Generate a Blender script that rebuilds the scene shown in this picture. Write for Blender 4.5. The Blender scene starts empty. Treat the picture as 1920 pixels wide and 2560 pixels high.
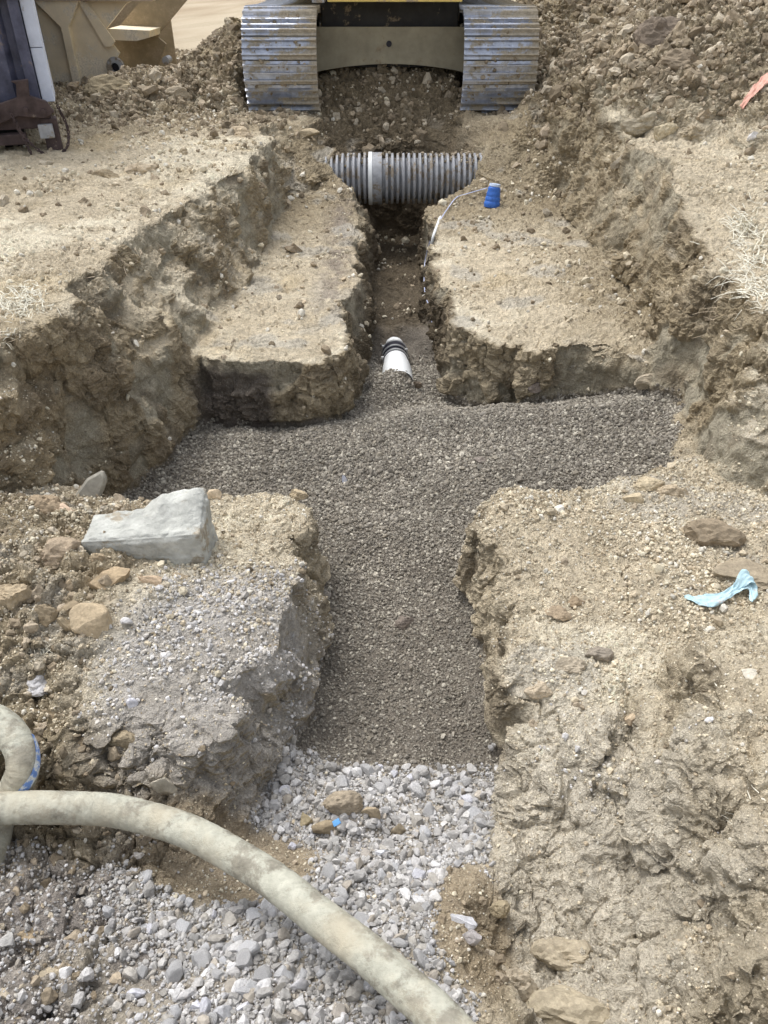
import bpy, bmesh, math, random, time
import numpy as np
from mathutils import Vector, Matrix, Euler
T0 = time.time()
random.seed(7); RNG = np.random.default_rng(7)
SC = bpy.context.scene
COL = SC.collection
R = math.radians
# ------------------------------------------------------------------ camera
CAMZ, PITCH, FPX = 1.6, R(36.5), 1922.0
cam_d = bpy.data.cameras.new('camera'); cam = bpy.data.objects.new('camera', cam_d); COL.objects.link(cam)
cam.location = (0, 0, CAMZ); cam.rotation_euler = (R(90)-PITCH, 0, 0)
cam_d.sensor_fit = 'VERTICAL'; cam_d.sensor_height = 24.0; cam_d.lens = 24.0*FPX/2560.0
cam_d.clip_start = 0.02; cam_d.clip_end = 3000
SC.camera = cam
# ------------------------------------------------------------------ light
SUN_EL, SUN_AZ = R(62), R(-50)     # azimuth from +Y (away from the camera), clockwise positive
w = bpy.data.worlds.new('World'); SC.world = w; w.use_nodes = True
nt = w.node_tree; nt.nodes.clear()
sky = nt.nodes.new('ShaderNodeTexSky'); sky.sky_type = 'NISHITA'; sky.sun_disc = False
sky.sun_elevation = SUN_EL; sky.sun_rotation = SUN_AZ; sky.dust_density = 4.0; sky.ozone_density = 1.0
hs = nt.nodes.new('ShaderNodeHueSaturation'); hs.inputs['Saturation'].default_value = 0.30
bg = nt.nodes.new('ShaderNodeBackground'); bg.inputs['Strength'].default_value = 0.15
wo = nt.nodes.new('ShaderNodeOutputWorld')
nt.links.new(sky.outputs[0], hs.inputs['Color']); nt.links.new(hs.outputs[0], bg.inputs[0]); nt.links.new(bg.outputs[0], wo.inputs[0])
sl = bpy.data.lights.new('sun', 'SUN'); sl.energy = 0.8; sl.angle = R(28); sl.color = (1, .985, .96)
so = bpy.data.objects.new('sun', sl); COL.objects.link(so)
sd = Vector((math.sin(SUN_AZ)*math.cos(SUN_EL), math.cos(SUN_AZ)*math.cos(SUN_EL), math.sin(SUN_EL)))
so.rotation_euler = sd.to_track_quat('Z', 'Y').to_euler()
SC.view_settings.view_transform = 'Standard'; SC.view_settings.look = 'None'
SC.view_settings.exposure = 0.80; SC.view_settings.gamma = 1; SC.view_settings.use_curve_mapping = False
SC.cycles.max_bounces = 6; SC.cycles.diffuse_bounces = 3

# ------------------------------------------------------------------ helpers: tagging
def tag(o, label=None, cat=None, group=None, kind=None):
    if label: o['label'] = label
    if cat: o['category'] = cat
    if group: o['group'] = group
    if kind: o['kind'] = kind
    return o
def empty(name, loc=(0, 0, 0), rot=(0, 0, 0)):
    o = bpy.data.objects.new(name, None); COL.objects.link(o); o.location = loc; o.rotation_euler = rot
    o.empty_display_size = .1
    return o
def link(name, me, mat, parent=None, loc=None, rot=None):
    o = bpy.data.objects.new(name, me); COL.objects.link(o)
    if mat is not None and len(me.materials) == 0: me.materials.append(mat)
    if parent is not None: o.parent = parent
    if loc is not None: o.location = loc
    if rot is not None: o.rotation_euler = rot
    return o
def mesh_np(name, V, F, smooth=False, col=None, colname='Col'):
    V = np.asarray(V, np.float32); F = np.asarray(F, np.int32); k = F.shape[1]
    me = bpy.data.meshes.new(name); me.vertices.add(len(V)); me.vertices.foreach_set('co', V.ravel())
    me.loops.add(F.size); me.loops.foreach_set('vertex_index', F.ravel())
    me.polygons.add(len(F)); me.polygons.foreach_set('loop_start', np.arange(0, F.size, k, dtype=np.int32))
    me.polygons.foreach_set('loop_total', np.full(len(F), k, np.int32))
    me.polygons.foreach_set('use_smooth', np.full(len(F), smooth, bool))
    me.update(calc_edges=True)
    if col is not None:
        a = me.attributes.new(colname, 'FLOAT_COLOR', 'POINT')
        c = np.ones((len(V), 4), np.float32); c[:, :3] = col; a.data.foreach_set('color', c.ravel())
    return me

# ------------------------------------------------------------------ helpers: noise
_rs = np.random.RandomState(11)
PERM = _rs.permutation(256).astype(np.int32); PERM = np.concatenate([PERM, PERM, PERM])
VAL = _rs.uniform(-1, 1, 256).astype(np.float32)
def vnoise(x, y, z):
    xi = np.floor(x); yi = np.floor(y); zi = np.floor(z)
    fx = (x-xi).astype(np.float32); fy = (y-yi).astype(np.float32); fz = (z-zi).astype(np.float32)
    X = xi.astype(np.int32) & 255; Y = yi.astype(np.int32) & 255; Z = zi.astype(np.int32) & 255
    fx = fx*fx*(3-2*fx); fy = fy*fy*(3-2*fy); fz = fz*fz*(3-2*fz)
    A = PERM[X]; B = PERM[X+1]
    A0 = PERM[A+Y]; A1 = PERM[A+Y+1]; B0 = PERM[B+Y]; B1 = PERM[B+Y+1]
    def L(a, b, t): return a+(b-a)*t
    z0 = L(L(VAL[PERM[A0+Z]], VAL[PERM[B0+Z]], fx), L(VAL[PERM[A1+Z]], VAL[PERM[B1+Z]], fx), fy)
    Z = Z+1
    z1 = L(L(VAL[PERM[A0+Z]], VAL[PERM[B0+Z]], fx), L(VAL[PERM[A1+Z]], VAL[PERM[B1+Z]], fx), fy)
    return L(z0, z1, fz)
def fbm(x, y, z, f, o=4, g=.5, s=0., ridge=False):
    r = 0; a = 1.; t = 0
    for i in range(o):
        n = vnoise(x*f+s+i*17.3, y*f+s*1.7+i*5.1, z*f+s*.6+i*9.7)
        if ridge: n = 1-2*np.abs(n)
        r = r+a*n; t += a; a *= g; f *= 2.03
    return r/t
def worley(x, y, z, f, s=0):
    """distance to the nearest and second nearest feature point, in cells"""
    x = x*f+s; y = y*f+s; z = z*f+s
    xi = np.floor(x).astype(np.int32); yi = np.floor(y).astype(np.int32); zi = np.floor(z).astype(np.int32)
    d1 = np.full(x.shape, 9., np.float32); d2 = d1.copy(); idn = np.zeros(x.shape, np.int32)
    for a in (-1, 0, 1):
        for b in (-1, 0, 1):
            for c in (-1, 0, 1):
                X = xi+a; Y = yi+b; Z = zi+c
                h = PERM[PERM[PERM[X & 255]+(Y & 255)]+(Z & 255)]
                dx = X+.5+.45*VAL[h]-x; dy = Y+.5+.45*VAL[(h+71) & 255]-y; dz = Z+.5+.45*VAL[(h+143) & 255]-z
                d = dx*dx+dy*dy+dz*dz
                m = d < d1
                d2 = np.where(m, d1, np.minimum(d2, d)); idn = np.where(m, h, idn); d1 = np.where(m, d, d1)
    return np.sqrt(d1), np.sqrt(d2), VAL[idn]
def sstep(a, b, x):
    t = np.clip((x-a)/(b-a), 0, 1); return t*t*(3-2*t)
def poly_sd(px, py, pts):
    """signed distance, positive inside"""
    d = np.full(px.shape, 1e9, np.float32); ins = np.zeros(px.shape, bool)
    n = len(pts)
    for i in range(n):
        ax, ay = pts[i]; bx, by = pts[(i+1) % n]
        ex, ey = bx-ax, by-ay; L = ex*ex+ey*ey+1e-12
        t = np.clip(((px-ax)*ex+(py-ay)*ey)/L, 0, 1)
        d = np.minimum(d, (px-ax-t*ex)**2+(py-ay-t*ey)**2)
        c = ((ay > py) != (by > py))
        if abs(ey) > 1e-9: ins ^= c & (px < (bx-ax)*(py-ay)/ey+ax)
    d = np.sqrt(d)
    return np.where(ins, d, -d)

# ------------------------------------------------------------------ the lie of the land (2-D maps, 2 cm grid)
GX0, GY0, GS = -9.0, -1.0, 0.02
gx = np.arange(GX0, 9.0, GS, dtype=np.float32); gy = np.arange(GY0, 21.0, GS, dtype=np.float32)
PX, PY = np.meshgrid(gx, gy)
Z0_ = np.zeros_like(PX)
# rims and feet of the excavated pit
PIT_TOP = [(-.98, 9.95), (-1.16, 9.4), (-1.24, 8.9), (-1.2, 7.9), (-1.33, 6.99), (-1.78, 5.75), (-1.74, 4.97), (-1.76, 4.15), (-1.88, 3.6), (-1.96, 3.34), (-2.5, 3.28), (-4.5, 3.4), (-7, 3.0), (-7, 0.0), (7, 0.0), (7, 2.4),
           (3.6, 2.9), (2.35, 3.1), (2.06, 3.6), (1.93, 4.2), (2.15, 5.47), (2.32, 6.6), (2.22, 7.4), (2.10, 8.1), (2.06, 9.0), (2.0, 9.8), (1.85, 10.1), (1.0, 9.98), (0, 10.6)]
PIT_FOOT = [(-.80, 9.5), (-1.02, 9.1), (-1.04, 8.2), (-1.08, 6.8), (-1.2, 5.36), (-1.22, 4.8), (-1.30, 4.6), (-1.42, 4.15), (-1.68, 3.55), (-1.76, 3.26), (-1.9, 3.1), (-2.6, 3.02), (-4.5, 3.1), (-6, 2.5), (-6, .5), (6, .5), (6, 1.9),
            (3.4, 2.35), (1.98, 2.95), (1.72, 3.3), (1.74, 3.6), (1.90, 4.2), (1.78, 4.6), (1.86, 5.36), (1.95, 6.12), (1.90, 7.33), (1.80, 8.7), (1.66, 9.4), (.5, 9.5)]
DIG_TOP = [(-.28, 9.75), (-.52, 9.45), (-.55, 9.0), (-.32, 8.4), (-.25, 6.8), (-.30, 5.54), (-.32, 4.86), (-.42, 4.70), (-.68, 4.64), (-1.22, 4.75), (-1.40, 4.4), (-1.52, 4.1), (-1.82, 3.6), (-1.78, 3.2), (-1.27, 3.14), (-.92, 3.2), (-.60, 3.16), (-.47, 3.17),
           (-.37, 2.84), (-.33, 2.55), (-.38, 2.32), (-.40, 2.06), (-.45, 1.9), (-.54, 1.72), (-.66, 1.64), (-.9, 1.74), (-1.4, 1.80), (-2.6, 1.84), (-2.6, -.6), (.33, -.6), (.29, .70), (.38, .88), (.31, 1.05), (.42, 1.25), (.41, 1.45), (.50, 1.7), (.51, 2.1), (.55, 2.4), (.53, 2.7), (.48, 2.9), (.56, 3.0),
           (.84, 3.12), (1.12, 3.27), (1.66, 3.55), (2.05, 3.75), (2.02, 4.5), (1.78, 4.72), (1.49, 4.9), (1.04, 4.85), (.72, 5.0), (.55, 5.2), (.48, 6.3), (.48, 8.2), (.98, 8.8), (1.06, 9.3), (.7, 9.75)]
DIG_FOOT = [(-.06, 9.5), (-.12, 8.4), (-.1, 7.03), (-.13, 5.25), (-.32, 5.1), (-.8, 5.05), (-1.1, 5.0), (-1.25, 4.5), (-1.36, 4.15), (-1.62, 3.65), (-1.58, 3.38), (-.8, 3.34), (-.38, 3.34), (-.29, 2.88), (-.26, 2.41), (-.30, 2.03), (-.37, 1.8), (-.45, 1.5), (-.6, 1.25), (-.9, 1.30), (-1.4, 1.35), (-2.4, 1.4),
            (-2.3, -.4), (.18, -.4), (.17, .70), (.27, .88), (.20, 1.05), (.32, 1.25), (.33, 1.45), (.42, 1.65), (.45, 2.0), (.47, 2.5), (.44, 2.9), (.54, 3.2), (.9, 3.28), (1.62, 3.68), (1.86, 4.2), (1.68, 5.15), (1.1, 5.3), (.6, 5.35), (.43, 5.5), (.40, 7), (.42, 8.4), (.36, 9.5)]
def blend(top, foot, jit):
    jx = fbm(PX, PY, Z0_, 3.2, 4, .55, jit)*.13; jy = fbm(PX, PY, Z0_, 3.2, 4, .55, jit+40)*.13
    a = np.maximum(poly_sd(PX+jx, PY+jy, top), 0); b = np.maximum(-poly_sd(PX+jx, PY+jy, foot), 0)
    return np.clip(a/(a+b+1e-6), 0, 1)
aPit = blend(PIT_TOP, PIT_FOOT, 3.); aDig = blend(DIG_TOP, DIG_FOOT, 7.)
def heap(cx, cy, rx, ry, h, p=1.0, seed=1.):
    r = np.sqrt(((PX-cx)/rx)**2+((PY-cy)/ry)**2)+fbm(PX, PY, Z0_, 1.3, 3, .5, seed)*.18
    return h*np.clip(1-r, 0, 1)**p
und = fbm(PX, PY, Z0_, .9, 4, .5, 2.)*.06
HILL = np.maximum.reduce([heap(-1.75, 11.6, 1.1, 1.8, .80, .7, 1), heap(-2.9, 10.9, .9, 1.2, .30, .6, 5), heap(-3.9, 10.4, 1.2, .7, .14, .7, 5), heap(4.3, 9.9, 2.9, 3.2, 1.75, .85, 9), heap(3.5, 13.2, 2.9, 2.6, 1.25, .5, 2), heap(7, 8, 3, 4, 1.6, .8, 2),
                          heap(2.5, 9.6, 1.0, 1.3, .35, .7, 6), heap(.05, 11.7, .95, 2.3, .62, .40, 4)])
ZTOP = und+HILL+.10*np.clip((PX-2.2)/4, 0, 1)*sstep(8, 5, PY)+.20*sstep(1.4, 2.0, PX)*sstep(4.8, 6.5, PY)*sstep(11, 9, PY)
# the excavator's own strips stay flat
for cx in (-1.2, 1.34):
    m = sstep(.62, .45, np.abs(PX-cx))*sstep(9.7, 10.0, PY)*sstep(14.8, 14.3, PY)
    ZTOP = ZTOP*(1-m)+m*(-.03)
ZTOP = ZTOP*(1-sstep(13.5, 15.5, PY)*.6)
yk = [-1, .5, 7.4, 8.3, 8.9, 9.4, 9.8]; zk = [-.5, -.62, -.64, -.58, -.42, -.28, -.12]
BENCH = np.interp(PY, yk, zk).astype(np.float32)+fbm(PX, PY, Z0_, 1.5, 4, .5, 21.)*.05
BENCH += heap(1.52, 9.25, .60, .8, .30, .8, 6)+heap(-.86, 9.3, .42, .8, .26, .8, 9)
BENCH += .06*sstep(.6, 1.6, PX)*sstep(4.5, 5.5, PY)
# front right: breaks down towards the viewer, the strip along the frame edge stays up
low = sstep(1.75, .8, PY)*sstep(.2, .5, PX)
BENCH += -.12*low*sstep(1.02, .86, PX+.05*fbm(PX, PY, Z0_, 4., 3, .5, 3.)) + .27*sstep(.93, 1.03, PX-.12*(PY-1.2)+.07*fbm(PX, PY, Z0_, 3.5, 3, .5, 58.))*sstep(2.1, 1.75, PY)
BENCH -= .27*sstep(.98, .45, PX+.10*fbm(PX, PY, Z0_, 2.5, 3, .5, 44.))*sstep(2.15, 1.5, PY)*sstep(.7, 1.15, PY)*sstep(.1, .3, PX)
# crack behind the front right block
crack = np.exp(-((PX-(.80+.12*(PY-1.2)+.05*fbm(PX, PY, Z0_, 3., 3, .5, 9.)))/.045)**2)*sstep(2.05, 1.75, PY)*sstep(.7, 1.0, PY)
BENCH -= .10*crack
# front left: bank of rubble by the left frame edge, slope of dust towards the hose
BENCH += heap(-1.7, 2.4, .8, .7, .22, .8, 3)*1.0 + heap(-.75, 2.15, .5, .6, .07, .8, 13)
FY = [-1, .6, 1.0, 1.45, 1.75, 1.95, 2.4, 3.0, 3.6, 4.2, 4.42, 4.7, 5.1, 5.45, 5.7, 5.95, 6.08, 6.3, 7, 8.6, 9.6]
FZ = [-.56, -.60, -.72, -.93, -1.06, -1.12, -1.13, -1.08, -1.03, -.995, -.985, -1.06, -1.22, -1.22, -1.22, -1.25, -1.22, -1.09, -1.14, -1.30, -1.27]
FLOOR = np.interp(PY, FY, FZ).astype(np.float32)
FLOOR += .115*np.clip(PX, -.7, 1.9)*sstep(2.9, 3.6, PY)*sstep(5.2, 4.6, PY)
FLOOR += .05*fbm(PX, PY, Z0_, 2.4, 4, .5, 31.)+.025*(PY > 6.2)*fbm(PX, PY, Z0_, 3.4, 3, .5, 34., True) - .03*sstep(-.3, .1, -np.abs(PX-.1)+.3)*0
FLOOR += .06*sstep(.18, .5, np.abs(PX-.08))*sstep(3.0, 2.6, PY)*sstep(1.6, 1.9, PY)
FLOOR += -.05*sstep(-.35, -1.0, PX)*sstep(1.5, .8, PY) + heap(-.95, 1.35, .5, .3, .10, .7, 8) + fbm(PX, PY, Z0_, 5, 3, .5, 88.)*.05*sstep(-.6, -.9, PX)*sstep(1.6, 1.4, PY)
FLOOR += .10*np.clip(1-((PX-.27)**2/.02+(PY-.95)**2/.09), 0, 1)*0
FLOOR += heap(-.13, 1.66, .17, .16, .13, .8, 8)
mouth = sstep(5.15, 5.45, PY)*sstep(5.62, 5.46, PY)
FLOOR += mouth*.135*np.exp(-(np.abs(PX-.11)/.15)**3)
HH = ZTOP*(1-aPit)+BENCH*aPit
slope = np.interp(PY, [9.3, 9.7, 10.2, 10.9, 11.7, 13], [-.42, -.28, -.02, .30, .42, .2]).astype(np.float32)+fbm(PX, PY, Z0_, 2.5, 4, .5, 61.)*.07
ms = sstep(.88, .72, np.abs(PX-.07)+.06*fbm(PX, PY, Z0_, 4, 2, .5, 66.))*sstep(9.2, 9.5, PY)*sstep(14.5, 13.5, PY)
HH = HH*(1-ms)+slope*ms
# ledges on the steep banks
HB = HH.copy()
FL2 = np.where(PY < 1.9, FLOOR, np.minimum(FLOOR, HH))
HH = HH*(1-aDig)+FL2*aDig
def M2(A, x, y):
    fx = np.clip((x-GX0)/GS, 0, len(gx)-1.001); fy = np.clip((y-GY0)/GS, 0, len(gy)-1.001)
    i = fx.astype(np.int32); j = fy.astype(np.int32); fx = (fx-i).astype(np.float32); fy = (fy-j).astype(np.float32)
    W = A.shape[1]; Af = A.ravel(); k = j*W+i
    a = Af[k]; b = Af[k+1]; c = Af[k+W]; d = Af[k+W+1]
    return (a+(b-a)*fx)*(1-fy)+(c+(d-c)*fx)*fy
def hz(x, y): return float(M2(HH, np.array([x], np.float32), np.array([y], np.float32))[0])
CP, SP = math.cos(PITCH), math.sin(PITCH)
def ray(u, v):
    xc = (u-960)/FPX; yc = (1280-v)/FPX
    return xc, CP+yc*SP, -SP+yc*CP
def at(u, v, Z):
    dx, dy, dz = ray(u, v); t = (Z-CAMZ)/dz; return Vector((dx*t, dy*t, Z))
def hit(u, v, lift=0.):
    dx, dy, dz = ray(u, v)
    t = np.arange(1.0, 22, .01, dtype=np.float32)
    z = CAMZ+dz*t; h = M2(HH, dx*t, dy*t)
    k = np.argmax(z < h)
    if z[k] >= h[k]: k = len(t)-1
    return Vector((dx*float(t[k]), dy*float(t[k]), float(h[k])+lift)), float(t[k])

# ------------------------------------------------------------------ ground as a volume -> surface (so that banks can overhang)
def build_surface():
    NI, NK = 424, 190
    ys = [.15]
    while ys[-1] < 16.5:
        D = math.hypot(ys[-1], 2.2); ys.append(ys[-1]+.0046*D*(1+.25*min(ys[-1]/8, 1)))
    ys = np.array(ys, np.float32); NJ = len(ys)
    D = np.hypot(ys, 2.2); sx = .0040*D; zb = np.full(NJ, -1.65, np.float32)
    zt = np.interp(ys, [0, 3, 6, 9, 12, 17], [.25, .45, .6, 1.6, 2.3, 2.3]).astype(np.float32); sz = (zt-zb)/(NK-1)
    ii = (np.arange(NI)-(NI-1)/2).astype(np.float32); ii = ii+np.sign(ii)*.09*np.maximum(np.abs(ii)-172, 0)**2; kk = np.arange(NK, dtype=np.float32)
    # coarse warp noise
    st = 4
    ci = np.arange(0, NI+st, st); cj = np.arange(0, NJ+st, st); ck = np.arange(0, NK+st, st)
    yc = np.interp(cj, np.arange(NJ), ys); sxc = np.interp(cj, np.arange(NJ), sx); szc = np.interp(cj, np.arange(NJ), sz)
    cx = np.interp(ci, np.arange(NI), ii)[None, :, None]*sxc[:, None, None]; cy = yc[:, None, None]+0*cx; cz = -1.65+ck[None, None, :]*szc[:, None, None]
    cx, cy, cz = np.broadcast_arrays(cx, cy, cz)
    cx = cx.astype(np.float32); cy = cy.astype(np.float32); cz = cz.astype(np.float32)
    # streaks down the banks: stretch z
    amp = M2(sstep(0, .2, PY+1)*1., cx.ravel(), cy.ravel()).reshape(cx.shape)
    amp = M2(1-.5*sstep(.0, .3, aDig), cx.ravel(), cy.ravel()).reshape(cx.shape)
    nx = (fbm(cx, cy, cz*.6, 2.6, 2, .5, 50.)*.10+fbm(cx, cy, cz, 8., 2, .55, 53.)*.10)
    ny = (fbm(cx, cy, cz*.6, 2.6, 2, .5, 60.)*.10+fbm(cx, cy, cz, 8., 2, .55, 63.)*.10)
    nz = fbm(cx, cy, cz, 5., 2, .5, 70.)*.02; nx *= amp; ny *= amp
    def up(n, L):
        m = np.zeros((L, n), np.float32); p = np.arange(L)/st; a = p.astype(int); f = p-a
        m[np.arange(L), a] = 1-f; m[np.arange(L), a+1] += f; return m
    UI = up(len(ci), NI); UK = up(len(ck), NK).T
    S = np.empty((NJ, NI, NK), np.float32)
    for j in range(NJ):
        a = j/st; q = int(a); f = a-q
        def g(N): return UI @ ((1-f)*N[q]+f*N[q+1]) @ UK
        x = (ii*sx[j])[:, None]+g(nx); y = ys[j]+g(ny); z = (zb[j]+kk*sz[j])[None, :]
        S[j] = z+g(nz)-M2(HH, x, y)
    # surface nets
    S = np.clip(S, -.5, .5)
    B = S < 0
    c = B[:-1, :-1, :-1].astype(np.int8)
    for o in ((1, 0, 0), (0, 1, 0), (0, 0, 1), (1, 1, 0), (1, 0, 1), (0, 1, 1), (1, 1, 1)):
        c = c+B[o[0]:NJ-1+o[0], o[1]:NI-1+o[1], o[2]:NK-1+o[2]]
    J, I, K = np.nonzero((c > 0) & (c < 8)); del c
    n = len(J); acc = np.zeros((n, 3), np.float32); cnt = np.zeros(n, np.float32)
    corner = {}
    for o in [(a, b, d) for a in (0, 1) for b in (0, 1) for d in (0, 1)]: corner[o] = S[J+o[0], I+o[1], K+o[2]]
    for o in corner:
        for ax in range(3):
            if o[ax]: continue
            p = list(o); p[ax] = 1; v0 = corner[o]; v1 = corner[tuple(p)]
            m = (v0 < 0) != (v1 < 0); t = np.where(m, v0/(v0-v1+1e-12), 0)
            e = [o[0]+0.*t, o[1]+0.*t, o[2]+0.*t]; e[ax] = t
            for q in range(3): acc[:, q] += np.where(m, e[q], 0)
            cnt += m
    acc /= cnt[:, None]
    fj = J+acc[:, 0]; fi = I+acc[:, 1]; fk = K+acc[:, 2]
    ar = np.arange(NJ)
    Y = np.interp(fj, ar, ys); X = np.interp(fi, np.arange(NI), ii)*np.interp(fj, ar, sx); Z = -1.65+fk*np.interp(fj, ar, sz)
    V = np.stack([X, Y, Z], 1).astype(np.float32)
    key = (J.astype(np.int64)*NI+I)*NK+K
    quads = []
    strides = (NI*NK, NK, 1)
    for ax in range(3):
        s0 = [slice(1, NJ-1), slice(1, NI-1), slice(1, NK-1)]; s1 = list(s0)
        s0[ax] = slice(0, (NJ, NI, NK)[ax]-1); s1[ax] = slice(1, (NJ, NI, NK)[ax])
        a0 = B[tuple(s0)]; a1 = B[tuple(s1)]
        e = np.nonzero(a0 != a1); off = [1, 1, 1]; off[ax] = 0
        P = [e[q]+off[q] for q in range(3)]; sign = a0[e]
        base = (P[0].astype(np.int64)*NI+P[1])*NK+P[2]
        b, d = [q for q in range(3) if q != ax]
        if ax == 1: b, d = d, b
        sb, sdd = strides[b], strides[d]
        q4 = np.stack([base-sb-sdd, base-sdd, base, base-sb], 1)
        q4[~sign] = q4[~sign][:, ::-1]
        idx = np.searchsorted(key, q4); ok = (idx < n).all(1); idx = np.minimum(idx, n-1)
        ok &= (key[idx] == q4).all(1)
        quads.append(idx[ok])
    F = np.concatenate(quads).astype(np.int64)
    # index space (j,i,k) is left-handed against (x,y,z): flip
    return V, F[:, ::-1]
def subdivide(V, F):
    n = len(V); E = np.stack([F, np.roll(F, -1, 1)], 2).reshape(-1, 2); E.sort(1)
    k = E[:, 0]*np.int64(n)+E[:, 1]; uk, inv = np.unique(k, return_inverse=True)
    e0 = uk//n; e1 = uk % n
    EM = (V[e0]+V[e1])*.5; FM = V[F].mean(1); ei = n+inv.reshape(-1, 4); fm = n+len(uk)+np.arange(len(F))
    Q = np.concatenate([np.stack([F[:, a], ei[:, a], fm, ei[:, a-1]], 1) for a in range(4)])
    return np.concatenate([V, EM, FM]), Q
def normals(V, F):
    d1 = V[F[:, 2]]-V[F[:, 0]]; d2 = V[F[:, 3]]-V[F[:, 1]]; fn = np.cross(d1, d2)
    N = np.stack([np.bincount(F.ravel(), np.repeat(fn[:, a], 4), len(V)) for a in range(3)], 1)
    return (N/(np.linalg.norm(N, axis=1, keepdims=True)+1e-12)).astype(np.float32)
V, F = build_surface()
print('surface', len(V), len(F), round(time.time()-T0, 1))
N = normals(V, F)
if N[:, 2].mean() < 0: F = F[:, ::-1]; N = -N
# 2-D property maps
isgrav = sstep(.80, .97, aDig)                                  # inside the diggings
fine = isgrav*sstep(6.5, 6.1, PY+.3*fbm(PX, PY, Z0_, 3, 3, .5, 7.))*sstep(1.80, 1.95, PY-.10*fbm(PX, PY, Z0_, 3, 3, .5, 77.)+.10*(PX<.25)*0)
stoneb = isgrav*(1-fine)*(PY < 3)
top = 1-sstep(.0, .35, aPit)
floorsoil = isgrav*sstep(6.1, 6.6, PY)
spoil = np.clip(sstep(.05, .3, HILL)+top*sstep(8.4, 9.8, PY)*sstep(16.6, 16, PY)*.8, 0, 1)
rub = .8*sstep(-.66, -.85, PX+.1*fbm(PX, PY, Z0_, 4, 3, .5, 6.))*sstep(1.8, 1.65, PY)+sstep(-.95, -1.2, PX+.1*fbm(PX, PY, Z0_, 3, 3, .5, 5.))*sstep(3.3, 3.0, PY)*sstep(1.0, 1.5, PY)*aPit   # rubble front left
dust = np.clip(sstep(-.10, .35, .9-np.hypot((PX+.62)/.60, (PY-1.88)/.80)+.35*fbm(PX, PY, Z0_, 3, 4, .5, 15.)), 0, 1)*sstep(2.9, 2.5, PY)*sstep(1.25, 1.4, PY)
dustR = np.clip(sstep(0, .5, .9-np.hypot((PX-.66)/.50, (PY-1.30)/.85)+.5*fbm(PX, PY, Z0_, 4, 4, .5, 19.)), 0, 1)*.85
mud_low = np.clip(sstep(-.62, -.9, PX)+sstep(1.1, 1.3, PY)*sstep(-.25, -.45, PX), 0, 1)*sstep(1.75, 1.6, PY)*(.6+.6*fbm(PX, PY, Z0_, 4, 3, .5, 12.))
near_rough = sstep(1.9, 1.5, PY)*np.clip(sstep(.35, .5, PX)*.7+sstep(-.6, -.8, PX), 0, 1)
trackm = sstep(1.35, .9, np.abs(PX-.07)/.85)*sstep(8.9, 9.5, PY)*(1-sstep(.8, 1., np.abs(PX-.07)/.85)*.4)
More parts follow.
